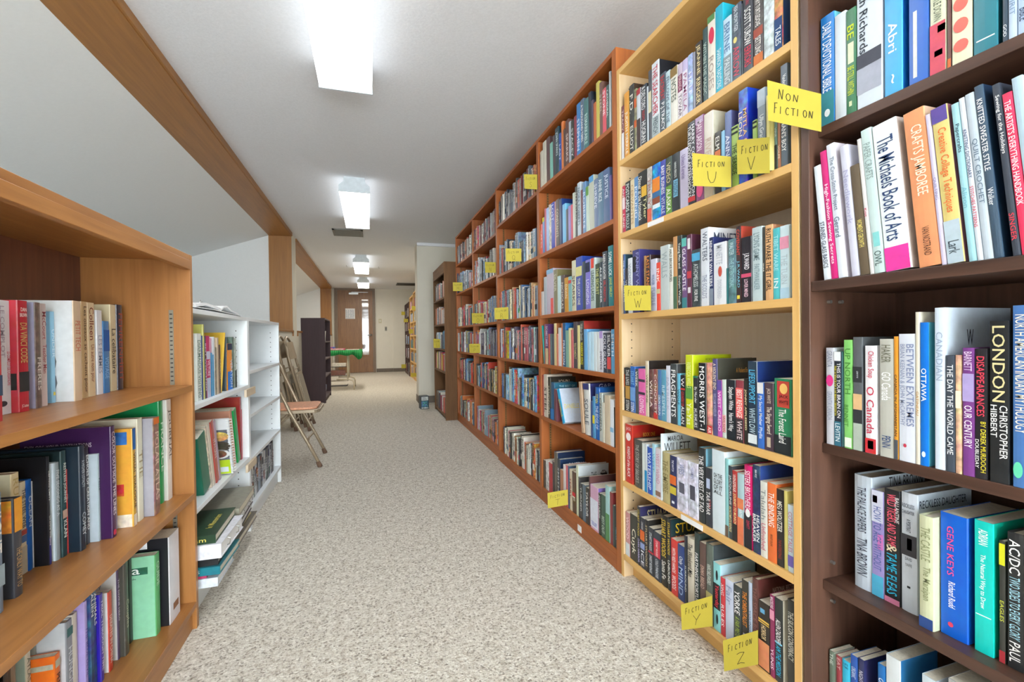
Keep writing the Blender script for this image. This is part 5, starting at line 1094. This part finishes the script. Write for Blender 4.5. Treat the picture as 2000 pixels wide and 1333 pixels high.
def note(label, PL, PR, rows, bend=.006, letters=True):
    """PL, PR: (x, y, z top, z bottom) of the free (corridor) edge and of the taped edge"""
    ax, ay = PL[0], PL[1]; bx, by = PR[0], PR[1]
    d = Vector((bx-ax, by-ay, 0)); L = d.length; nrm = Vector((d.y, -d.x, 0)).normalized()
    if nrm.y > 0: nrm = -nrm
    C0 = Vector(((ax+bx)/2, (ay+by)/2, (PL[2]+PL[3]+PR[2]+PR[3])/4))
    def S(u, v, off=0.0):           # u 0..1 from free edge, v 0..1 from bottom
        zt = PL[2]+(PR[2]-PL[2])*u; zb = PL[3]+(PR[3]-PL[3])*u
        p = Vector((ax+(bx-ax)*u, ay+(by-ay)*u, zb+(zt-zb)*v))
        return tuple(p+nrm*(off+bend*(1-u)*(1-u)*(.4+.6*v))-C0)
    m = MB(); K = 8
    for a in range(K):
        u0, u1 = a/K, (a+1)/K
        m.quad([S(u0,0,.0004), S(u1,0,.0004), S(u1,1,.0004), S(u0,1,.0004)]); m.quad([S(u0,0,-.0004), S(u0,1,-.0004), S(u1,1,-.0004), S(u1,0,-.0004)])
        m.quad([S(u0,1,.0004), S(u1,1,.0004), S(u1,1,-.0004), S(u0,1,-.0004)]); m.quad([S(u0,0,-.0004), S(u1,0,-.0004), S(u1,0,.0004), S(u0,0,.0004)])
    m.quad([S(0,0,-.0004), S(0,0,.0004), S(0,1,.0004), S(0,1,-.0004)]); m.quad([S(1,0,.0004), S(1,0,-.0004), S(1,1,-.0004), S(1,1,.0004)])
    o = m.obj('paper_note', YELLOW, fix=False); o.location = C0
    tag(o, label, 'note', 'yellow card notes on the bookcases')
    if letters:
        s = MB(); asp = L/max(PL[2]-PL[3], .01)
        for (txt, u0, u1, v0, v1) in rows:
            n = len(txt); cw = (u1-u0)/n
            for i, ch in enumerate(txt):
                big = 1.0 if (i == 0) else .72
                if ch not in GL_: continue
                for st in GL_[ch]:
                    pts = [(u0+cw*(i+.08+.8*p), v0+(v1-v0)*q*big+ .012*i) for p, q in st]
                    for (a, b), (c, e) in zip(pts, pts[1:]):
                        du, dv = (c-a)*asp, e-b; l = math.hypot(du, dv) or 1; wdt = .0085
                        nu, nv = -dv/l*wdt/asp, du/l*wdt
                        s.quad([S(a+nu,b+nv,.0009), S(a-nu,b-nv,.0009), S(c-nu,e-nv,.0009), S(c+nu,e+nv,.0009)])
        s.obj('lettering', INK, o, fix=False)
    return o
FR = lambda l: [('FICTION', .14, .86, .58, .8), (l, .36, .68, .12, .48)]
note('yellow card lettered FICTION U on the birch bookcase', (.903,1.118,1.482,1.388), (.947,1.021,1.441,1.358), FR('U'))
note('yellow card lettered FICTION V, partly behind a pale yellow book on the birch bookcase', (.936,.986,1.47,1.38), (.9435,.892,1.44,1.352), [('FICTION', .14, .98, .58, .8), ('V', .3, .62, .12, .48)], bend=.002)
note('large yellow card lettered NON FICTION across the join of birch and walnut bookcases', (.904,.857,1.552,1.459), (.947,.76,1.479,1.397), [('NON', .2, .62, .6, .85), ('FICTION', .12, .88, .22, .48)])
note('yellow card lettered FICTION W on the third birch shelf', (.904,1.497,1.142,1.05), (.947,1.399,1.132,1.045), FR('W'))
note('yellow card lettered FICTION T on the bottom of the cherry bookcase', (.867,2.2,.155,.075), (.947,2.13,.184,.107), FR('T'))
note('yellow card lettered FICTION S high on the cherry bookcase', (.903,2.606,1.925,1.84), (.947,2.514,1.898,1.811), FR('S'))
note('yellow card lettered FICTION Y on the bottom birch shelf', (.922,1.211,.117,.036), (.947,1.107,.195,.105), FR('Y'))
note('yellow card lettered FICTION Z at the bottom of the birch bookcase beside the walnut bookcase', (.938,1.049,.103,.015), (.947,.942,.194,.105), FR('Z'))
note('yellow card lettered FICTION Q on the second shelf of the cherry bookcase', (.864,2.887,1.534,1.45), (.947,2.82,1.525,1.443), FR('Q'))
note('yellow card lettered FICTION R on the third cherry shelf', (.867,3.191,1.165,1.084), (.947,3.12,1.168,1.082), FR('R'))
note('yellow card lettered FICTION O on the third cherry shelf', (.868,3.957,1.168,1.079), (.955,3.886,1.165,1.076), FR('O'))
note('yellow card lettered FICTION P on the fourth cherry shelf', (.875,4.115,.897,.814), (.955,4.036,.897,.814), FR('P'))
note('yellow card lettered FICTION N on the second cherry shelf', (.892,3.553,1.553,1.468), (.955,3.474,1.54,1.458), FR('N'))
note('yellow card lettered FICTION M on the far end of the cherry bookcase', (.867,4.872,1.543,1.45), (.955,4.801,1.536,1.445), FR('M'))
note('yellow card lettered FICTION L on the narrow brown bookcase', (.761,5.677,.944,.831), (.827,5.596,.937,.831), FR('L'))
for (xa, ya, zt, zb, xb, l) in ((.851,12.713,1.664,1.568,.943,'yellow card high on the farthest dark bookcase'), (.837,11.70,1.432,1.343,.943,'yellow card lower on the near end of the farthest dark bookcase'),
    (.862,9.752,1.618,1.533,.963,'yellow card high on the nearer beige bookcase'), (.869,10.63,1.155,1.05,.963,'yellow card halfway up where the beige bookcases join'),
    (.825,12.63,.251,.142,.943,'yellow card near the floor on the farthest dark bookcase'), (.844,9.964,.211,.124,.963,'yellow card near the floor on the nearer beige bookcase')):
    note(l, (xa,ya,zt,zb), (xb,ya+.003,zt-.004,zb+.004), [('X', .4, .6, .3, .7)], letters=False)
# ------------------------------------------------------------------ folding chairs
def rubber(t, p, r=.0155, d=(0,0,-1)):
    d = Vector(d).normalized(); p = Vector(p)
    MB().tube([p-d*.045, p-d*.01, p], [r*.95, r*1.15, r*1.1], 10).obj('rubber_foot', RUBBER, t, smooth=True)
def bracket_shape(w, x0, x1, z):
    pts = []
    for (cx, cy, a0) in ((x1-.06, w/2-.06, 0), (x0+.03, w/2-.03, 90), (x0+.03, -w/2+.03, 180), (x1-.06, -w/2+.06, 270)):
        r = .06 if cx > (x0+x1)/2 else .03
        for k in range(5):
            a = math.radians(a0+k*22.5); pts.append((cx+r*math.cos(a), cy+r*math.sin(a)))
    return pts
t = thing('folding_chair', 'open taupe folding chair with a peach seat beside the white bookcase', 'chair', (-.36, 3.935, 0), group='taupe metal folding chairs')
w2 = .215; R = .0125
for s in (-1, 1):
    pts = [(0, s*w2, .012), (-.075, s*w2, .17), (-.205, s*w2, .43), (-.30, s*w2, .66), (-.345, s*w2, .76)]
    MB().tube(pts, R, 10).obj('leg', METAL, t, smooth=True); rubber(t, (0, s*w2, 0), d=(.4, 0, -1))
    MB().tube([(-.49, s*(w2-.03), .012), (-.40, s*(w2-.03), .2), (-.22, s*(w2-.03), .40)], R*.92, 10).obj('leg', METAL, t, smooth=True); rubber(t, (-.49, s*(w2-.03), 0), d=(-.4, 0, -1))
    MB().tube([(-.19, s*(w2-.012), .395), (-.33, s*(w2-.025), .31)], .006, 6).obj('brace', METAL, t)
MB().tube([(-.085, -w2, .185), (-.10, 0, .185), (-.085, w2, .185)], .008, 8).obj('stretcher', METAL, t, smooth=True)
MB().tube([(-.42, -w2+.03, .16), (-.42, w2-.03, .16)], .008, 8).obj('stretcher', METAL, t, smooth=True)
sp = bracket_shape(.41, -.40, .0, .43)
pan = MB(); pan.prism(sp, .405, .43, 'z'); pan.obj('seat_pan', METAL, t, bevel=.004)
ins = [((x+.2)*.9-.2, y*.9) for x, y in sp]
MB().prism(ins, .4295, .447, 'z').obj('seat', VINYL, t, bevel=.006)
bk = MB(); K = 10
for k in range(K):
    def bp(a, z, o): y = -w2+2*w2*a; return (-.335-.04*math.sin(PI*a)-.45*(z-.72)*.35+o, y, z)
    a, b = k/K, (k+1)/K
    bk.quad([bp(a,.66,0), bp(b,.66,0), bp(b,.80,0), bp(a,.80,0)]); bk.quad([bp(a,.66,-.004), bp(a,.80,-.004), bp(b,.80,-.004), bp(b,.66,-.004)])
    bk.quad([bp(a,.80,0), bp(b,.80,0), bp(b,.80,-.004), bp(a,.80,-.004)]); bk.quad([bp(a,.66,-.004), bp(b,.66,-.004), bp(b,.66,0), bp(a,.66,0)])
bk.obj('backrest', METAL, t, smooth=False, fix=False)
def folded(label, x, y, lean):
    t = thing('folding_chair', label, 'chair', (x, y, .0), (0, -lean, 0), 'taupe metal folding chairs')
    arch = [(0, -.215, .012), (0, -.215, .78)]
    for k in range(0, 9):
        a = PI-k*PI/8; arch.append((0, .215*math.cos(a), .80+.21*math.sin(a)**.8 if math.sin(a) > 0 else .80))
    arch += [(0, .215, .78), (0, .215, .012)]
    MB().tube(arch, .0125, 10).obj('frame', METAL, t, smooth=True)
    for s in (-1, 1): rubber(t, (0, s*.215, 0))
    rl = [(-.028, -.185, .06), (-.028, -.185, .52), (-.028, .185, .52), (-.028, .185, .06)]
    MB().tube(rl, .0115, 10).obj('rear_leg', METAL, t, smooth=True)
    for s in (-1, 1): rubber(t, (-.028, s*.185, .045))
    b = MB(); 
    for k in range(8):
        a0, a1 = k/8, (k+1)/8
        f = lambda a, z: (.012+.03*math.sin(PI*a), -.2+.4*a, z)
        b.quad([f(a0,.77), f(a1,.77), f(a1,.95), f(a0,.95)]); g = lambda a, z: (.008+.03*math.sin(PI*a), -.2+.4*a, z); b.quad([g(a0,.77), g(a0,.95), g(a1,.95), g(a1,.77)])
        b.quad([f(a0,.95), f(a1,.95), g(a1,.95), g(a0,.95)]); b.quad([g(a0,.77), g(a1,.77), f(a1,.77), f(a0,.77)])
    b.obj('backrest', METAL, t, fix=False)
    sh = [(y_, z_) for z_, y_ in [(p[0]+.62, p[1]*.92) for p in bracket_shape(.41, -.40, 0, 0)]]
    MB().prism(sh, .008, .03, 'x').obj('seat_pan', METAL, t, bevel=.004)
    MB().prism([(a*.8, (c-.42)*.85+.42) for a, c in sh], .029, .034, 'x').obj('seat_underside', plain('grey_seat_underside', 'a09684', .5, metal=.3), t)
    for z in (.10, .66): MB().tube([(0, -.215, z), (0, .215, z)], .008, 8).obj('stretcher', METAL, t, smooth=True)
    for s in (-1, 1): MB().tube([(.014, s*.20, .70), (.02, s*.20, .22)], .008, 6).obj('link', METAL, t)
folded('folded taupe chair leaning out farthest from the wall, next to the espresso bookcase', -.60, 5.42, .24)
folded('folded taupe chair leaning against the wall behind another folded chair', -.735, 5.46, .175)
# ------------------------------------------------------------------ table with green cloth, things on and under it
TY0, TY1 = 9.05, 9.75
t = thing('folding_table', 'folding table with pale tubular legs under a green cloth', 'table', (-.55, 9.4, 0))
TB = plain('table_laminate', 'c8bda8', .5); TL = plain('cream_leg_paint', 'c8bca4', .4, metal=.2)
MB().box(-.38, .40, -.35, .35, .715, .74).obj('tabletop', TB, t, bevel=.004)
for s in (-1, 1):
    x = .17 if s > 0 else -.33
    for y in (-.30, .30): MB().tube([(x, y, .715), (x, y, .20)], .015, 10).obj('leg', TL, t, smooth=True)
    arc = [(x+.11, -.33, .0), (x+.11, -.33, .12), (x+.09, -.32, .17), (x+.02, -.30, .20), (x-.2 if s > 0 else x-.1, -.30, .20)]
    MB().tube(arc, .014, 10).obj('foot_rail', TL, t, smooth=True)
    arc = [(x+.11, .33, .0), (x+.11, .33, .12), (x+.09, .32, .17), (x+.02, .30, .20), (x-.2 if s > 0 else x-.1, .30, .20)]
    MB().tube(arc, .014, 10).obj('foot_rail', TL, t, smooth=True)
    MB().tube([(x, -.30, .20), (x, .30, .20)], .012, 8).obj('stretcher', TL, t, smooth=True)
cl = MB(); KX, KY = 24, 10; X0, X1, Y_0, Y_1 = -.95, -.125, TY0-.015, TY1+.015
def drop(u): return .09+.012*math.sin(u*21)+(.09*max(0, 1-abs(u-.93)/.13))
ring = []
def cl_quad(a, b, c, d): cl.quad([a, b, c, d]); 
cl.quad([(X0, Y_0, .7425), (X1, Y_0, .7425), (X1, Y_1, .7425), (X0, Y_1, .7425)])
for k in range(KX):
    u0, u1 = k/KX, (k+1)/KX
    f = lambda u, z, yy, sg: (X0+(X1-X0)*u, yy+sg*(.006+.01*math.sin(u*21)*(1 if z < .74 else 0)), z)
    for yy, sg in ((Y_0, -1), (Y_1, 1)):
        cl.quad([(X0+(X1-X0)*u0, yy, .7425), (X0+(X1-X0)*u1, yy, .7425), f(u1, .742-drop(u1), yy, sg), f(u0, .742-drop(u0), yy, sg)])
for k in range(KY):
    u0, u1 = k/KY, (k+1)/KY
    g = lambda u: (X1+.012+.03*(1-u)**2, Y_0+(Y_1-Y_0)*u-.006*(1-u), .742-.10-.07*(1-u)**2)
    cl.quad([(X1, Y_0+(Y_1-Y_0)*u0, .7425), (X1, Y_0+(Y_1-Y_0)*u1, .7425), g(u1), g(u0)])
o = cl.obj('tablecloth', GREEN, smooth=True); md = o.modifiers.new('solid', 'SOLIDIFY'); md.thickness = .002
tag(o, 'bright green cloth with a hanging corner draped over the folding table', 'tablecloth')
def boxed(name, x0, x1, y0, y1, z0, z1, hx, label, cat, print_hx=None, group=None, al=.2):
    cx, cy = (x0+x1)/2, (y0+y1)/2
    t = thing(name, label, cat, (cx, cy, z0), group=group)
    m = MB(); m.box(x0-cx, x1-cx, y0-cy, y1-cy, 0, z1-z0, 0, lin(hx)+(al,)); m.obj('body', COVER, t, bevel=min(.002, (z1-z0)*.2))
    if print_hx:
        p = MB(); a, b, h = (x1-x0)/2, (y1-y0)/2, z1-z0
        p.quad([(-a*.8, -b-.0006, h*.25), (a*.8, -b-.0006, h*.25), (a*.8, -b-.0006, h*.75), (-a*.8, -b-.0006, h*.75)], 0, lin(print_hx)+(.3,))
        p.quad([(-a*.8, -b*.7, h+.0006), (a*.8, -b*.7, h+.0006), (a*.8, b*.7, h+.0006), (-a*.8, b*.7, h+.0006)], 0, lin(print_hx)+(.6,))
        p.obj('printing', MATTE, t, fix=False)
    return t
boxed('puzzle_box', -.90, -.62, 9.25, 9.6, .744, .80, '2848b0', 'blue game box at the back of the green tablecloth', 'box', 'c03848')
boxed('puzzle_box', -.72, -.42, 9.08, 9.22, .744, .775, 'c83848', 'red patterned flat box at the front of the green tablecloth', 'box', 'e0c0c0')
boxed('magazine', -.40, -.18, 9.12, 9.4, .744, .752, 'c8d0b8', 'pale magazine lying near the hanging corner of the green cloth', 'magazine', 'd0b0a8')
t = thing('wire_rack', 'low wire rack of oddments standing on the carpet beyond the folding table', 'rack', (-.66, 11.2, 0))
for x in (-.2, .2):
    for y in (-.15, .15): MB().tube([(x, y, 0), (x, y, .52)], .008, 6).obj('post', DARKMET, t)
for z in (.12, .32): 
    m = MB()
    for k in range(7): m.box(-.2+k*.064, -.19+k*.064, -.15, .15, z, z+.008)
    m.box(-.2, .2, -.155, -.14, z-.006, z+.008); m.obj('wire_shelf', DARKMET, t)
boxed('carton', -.82, -.52, 11.1, 11.3, .1285, .24, '7a4a38', 'brown carton on the lower tier of the wire rack', 'box')
boxed('stack_of_papers', -.80, -.50, 11.1, 11.3, .3285, .40, 'd8d0c0', 'cream stack of papers on the upper tier of the wire rack', 'papers')
tr = MB().prism([(-.19, .025), (-.17, 0), (.17, 0), (.19, .025), (.18, .03), (.165, .008), (-.165, .008), (-.18, .03)], -.12, .12).obj('tray', BLACKP); tr.location = (-.60, 9.95, 0.0005); tag(tr, 'black plastic tray lying on the carpet under the folding table', 'tray')
# ------------------------------------------------------------------ bits on the espresso bookcase
for k, (y, z, h, l) in enumerate(((7.55, .9205, .11, 'white paper cup nearest the front on the top espresso shelf'), (7.75, .9205, .16, 'taller white paper cup farther back on the top espresso shelf'), (7.6, .6605, .09, 'small white paper cup on the second espresso shelf'))):
    c = MB().tube([(0,0,0), (0,0,h*.9), (0,0,h)], [.032, .042, .044], 14).obj('paper_cup', WPLAST, smooth=False); c.location = (-.68, y, z); tag(c, l, 'cup')
for k, (y, hx, l) in enumerate(((7.58, '9aa4b8', 'crumpled pale plastic bag on the bottom espresso shelf'), (7.86, '50587c', 'crumpled blue grey plastic bag on the bottom espresso shelf'))):
    m = MB(); rr = random.Random(k); N = 10
    P = [[(Vector((.09*math.cos(j*2*PI/N)*math.sin(PI*(i+.15)/6.3), .11*math.sin(j*2*PI/N)*math.sin(PI*(i+.15)/6.3), .095*(1-math.cos(PI*i/6))))*rr.uniform(.88, 1.05)) for j in range(N)] for i in range(7)]
    for i in range(6):
        for j in range(N): m.quad([P[i][j], P[i][(j+1)%N], P[i+1][(j+1)%N], P[i+1][j]])
    o = m.obj('plastic_bag', plain('bag_'+hx, hx, .3)); o.location = (-.73, y, .081); tag(o, l, 'bag')
# ------------------------------------------------------------------ printed box by the pillar
t = thing('printed_box', 'small dark printed box on the carpet by the pillar', 'box', (.70, 6.3, 0), (0, 0, .12))
MB().box(-.055, .055, -.06, .06, .0005, .175).obj('body', plain('dark_teal_card', '2c3a42', .4), t, bevel=.002)
p = MB(); rr = random.Random(2)
p.quad([(-.045, -.0606, .115), (.045, -.0606, .115), (.045, -.0606, .165), (-.045, -.0606, .165)], 0, lin('c8ccc8')+(.1,))
for r in range(3): p.quad([(-.036, -.0611, .124+r*.013), (.03-r*.01, -.0611, .124+r*.013), (.03-r*.01, -.0611, .129+r*.013), (-.036, -.0611, .129+r*.013)], 0, lin('50585c')+(.1,))
p.quad([(-.045, -.0606, .03), (.04, -.0606, .03), (.04, -.0606, .105), (-.045, -.0606, .105)], 0, lin('48788a')+(.9,))
p.quad([(-.045, -.0606, .008), (.045, -.0606, .008), (.045, -.0606, .024), (-.045, -.0606, .024)], 0, lin('b8bcb8')+(.7,))
p.obj('printing', MATTE, t, fix=False)
# ------------------------------------------------------------------ white bookcase: stacks, envelope, cases, open binder
def slab(name, x0, x1, y0, y1, z0, z1, hx, label, cat, rot=0, edge=None, ring=False, txt=None, thex='e8d060', tsize=.02):
    cx, cy = (x0+x1)/2, (y0+y1)/2; a, b, h = (x1-x0)/2, (y1-y0)/2, z1-z0
    t = thing(name, label, cat, (cx, cy, z0+.0004), (0, 0, rot), 'flat stack on the bottom of the white bookcase')
    c = lin(hx)+(.15,); m = MB(); k = min(.003, h*.25)
    m.box(-a, a, -b, b, 0, k, 0, c); m.box(-a, a, -b, b, h-k, h, 0, c); m.box(-a, a, -b, -b+.004, k, h-k, 0, c); m.box(-a, -a+.004, -b+.004, b, k, h-k, 0, c)
    m.obj('cover', COVER, t, fix=False)
    MB().box(-a+.0045, a-.004, -b+.0045, b-.004, k, h-k).obj('pages', PAPER if not edge else edge, t, fix=False)
    if txt:
        p = MB()
        if h > .02: put_text(p, txt, Vector((a*.2, -b-.0006, h/2)), Vector((1,0,0)), Vector((0,0,1)), a*1.2, h*.5, lin(thex))
        put_text(p, txt, Vector((a*.72, 0, h+.0005)), Vector((0,1,0)), Vector((-1,0,0)), b*1.0, .02, lin(thex))
        p.obj('lettering', MATTE, t, fix=False)
    if ring:
        for s in (-.4, .4):
            MB().tube([(a-.02, b*s, h*.1), (a+.004, b*s, h*.3), (a+.006, b*s, h*.7), (a-.02, b*s, h*.9)], .0025, 6).obj('ring', STEEL, t)
    return t
slab('box_file', -.80, -.515, 1.835, 2.04, .1005, .132, 'd4dae2', 'white box file at the bottom of the near flat stack, marked in black', 'box file', 0, WPAPER, txt='2868', thex='50545c')
slab('booklet', -.78, -.55, 1.84, 1.98, .1325, .148, 'c04068', 'pink booklet lying on the white box file', 'booklet')
slab('hardcover_book', -.80, -.50, 1.825, 2.05, .1485, .176, '1f7a88', 'teal hardcover lying flat under a black binder', 'book', -.03, txt='ANTIQUES', thex='d8e8e8')
slab('ring_binder', -.81, -.515, 1.83, 2.09, .1765, .205, '26282a', 'black binder lying between the teal hardcover and the white binder', 'binder', .02, plain('binder_sheets', 'b8b8b0', .8))
slab('ring_binder', -.80, -.495, 1.82, 2.09, .2055, .255, 'dcdce4', 'thick white ring binder lying under the dark green album', 'binder', -.02, WPAPER, ring=True)
slab('photo_album', -.80, -.52, 1.825, 2.10, .2555, .285, '24402c', 'dark green album with gold lettering on top of the near stack', 'album', .02, txt='In Memoriam', thex='d8c860')
slab('hardcover_book', -.79, -.53, 2.14, 2.50, .1005, .128, '6e675e', 'grey brown large book at the bottom of the far flat stack', 'book')
slab('hardcover_book', -.79, -.55, 2.15, 2.48, .1285, .15, 'd8cc98', 'cream yellow large book in the far flat stack', 'book')
slab('ring_binder', -.80, -.54, 2.18, 2.47, .1505, .19, '2a2c2e', 'black binder on the cream yellow book of the far stack', 'binder', .05, WPAPER)
slab('ring_binder', -.80, -.53, 2.15, 2.44, .1905, .235, '3c343c', 'dark plum binder in the far stack below the grey box file', 'binder', .03, WPAPER, ring=True)
slab('box_file', -.80, -.52, 2.12, 2.43, .2355, .27, '8c8878', 'grey box file on top of the far flat stack', 'box file', .03, PAPER)
rnd = random.Random(5)
VC = '2c2c30 c8ccd0 3a3a48 6a4050 20242c d8d8d8 884838 48506c b0b4bc 2a2a2a c07858 7888a0 383c50 34305c a8a8ac 1c1c20 d0d4d8 4a6a60'.split()
vl = {0:'top', 1:'second', 2:'third', 3:'bottom'}
proto = None
for row, (z, y0, n, X) in enumerate(((.803, 2.64, 6, -.66), (.58, 2.64, 8, -.65), (.357, 2.64, 4, -.68), (.11, 2.63, 25, -.60))):
    y = y0
    for k in range(n):
        hx = rnd.choice(VC); tk = .026 if row == 3 else .02+rnd.random()*.008; h = .19+rnd.choice([0, 0, .004, .008])
        t = thing('video_case', '%s video case, %s from the mixed-book end, %s shelf of the disc bookcase' % (cname(hx), ORD[k], vl[row]), 'video case', (X, y+tk/2, z+.0004), group='video cases on the white bookcase')
        m = MB(); m.box(-.12, 0, -tk/2, tk/2, 0, h, 0, lin(hx)+(.2,)); m.obj('shell', COVER, t, bevel=.0015)
        p = MB(); c2_ = rnd.choice(VC); a, b = sorted((rnd.random(), rnd.random())); b = min(.97, a+.15+.4*(b-a))
        p.quad([(.0004, -tk*.48, h*a), (.0004, tk*.48, h*a), (.0004, tk*.48, h*b), (.0004, -tk*.48, h*b)], 0, lin(c2_)+(.6,))
        put_text(p, rnd.choice(['DRAMA','CLASSIC','COMEDY','SERIES','FILM','SEASON']), Vector((.0008, 0, h*.5)), Vector((0,0,-1)), Vector((0,1,0)), h*.5, tk*.6, lin('e8e8e8' if sum(lin(hx)) < .9 else '303038'))
        p.obj('printing', MATTE, t, fix=False)
        y += tk+.0008
# open ring binder lying on top of the white bookcase
t = thing('ring_binder', 'white ring binder lying open on top of the white bookcase', 'binder', (-.68, 2.17, 1.0725))
def sheet(nm, pts, x0, x1, th, mat):
    m = MB(); prof = [(y, z) for y, z in pts]+[(y, z+th) for y, z in pts[::-1]]
    m.prism(prof, x0, x1, 'x'); return m.obj(nm, mat, t)
sheet('cover', [(-.30, .003), (-.1, .006), (.0, .004), (.12, .002), (.30, .0005)], -.14, .105, .003, WHITE)
sheet('sheets', [(-.29, .0065), (-.18, .018), (-.05, .012), (.0, .008)], -.13, .10, .010, WPAPER)
sheet('sheets', [(.01, .008), (.05, .022), (.10, .028), (.16, .014), (.29, .0045)], -.13, .098, .007, WPAPER)
for s in (-.08, .03):
    MB().tube([(s, -.012, .006), (s, -.022, .03), (s, -.008, .05), (s, .012, .046), (s, .018, .02), (s, .012, .006)], .0022, 6).obj('ring', STEEL, t)
# spiral bound cookbook leaning among the cookery books of the white bookcase
t = thing('spiral_cookbook', 'spiral bound cookbook with food photos and a lime green lower corner, in the white bookcase', 'book', (-.558, 2.278, .3808), (.26, 0, 0))
SW, SH = .20, .255
m = MB(); m.box(-SW, -.012, -.008, .008, 0, SH, 0, lin('d4d6d8')+(.03,)); m.obj('cover', COVER, t, bevel=.001)
m = MB(); Y = -.0085
m.quad([(-SW+.02, Y, SH*.1), (-.02, Y, SH*.1), (-.02, Y, SH*.82), (-SW+.02, Y, SH*.82)], 0, lin('5c6068')+(.35,))
for cx, cz, r, hx in ((-.05, SH*.70, .026, 'c89a58'), (-.052, SH*.52, .03, '40382c'), (-.055, SH*.38, .028, 'd8d8d8'), (-.055, SH*.38, .02, '6a3830')):
    m.quad([(cx+r*1.3*math.cos(k*PI/8), Y-.0003-(.0003 if hx == '6a3830' else 0), cz+r*.8*math.sin(k*PI/8)) for k in range(16)], 0, lin(hx)+(.6 if hx != 'd8d8d8' else .02,))
m.quad([(-.065, Y-.0006, 0.003), (-.02, Y-.0006, 0.003), (-.02, Y-.0006, SH*.27), (-.065, Y-.0006, SH*.27)], 0, lin('b4d01c')+(.03,))
m.quad([(-.058, Y-.0009, .012), (-.028, Y-.0009, .012), (-.028, Y-.0009, SH*.14), (-.058, Y-.0009, SH*.14)], 0, lin('d0d8e0')+(.03,))
m.obj('printing', MATTE, t, fix=False)
m = MB()
for k in range(20):
    z = .008+k*.0126
    m.tube([(-.013+.012*math.cos(a*PI/4), .011*math.sin(a*PI/4), z+.001*a) for a in range(9)], .0011, 5)
o = m.obj('spiral_binding', WPLAST, t); o['kind'] = 'stuff'
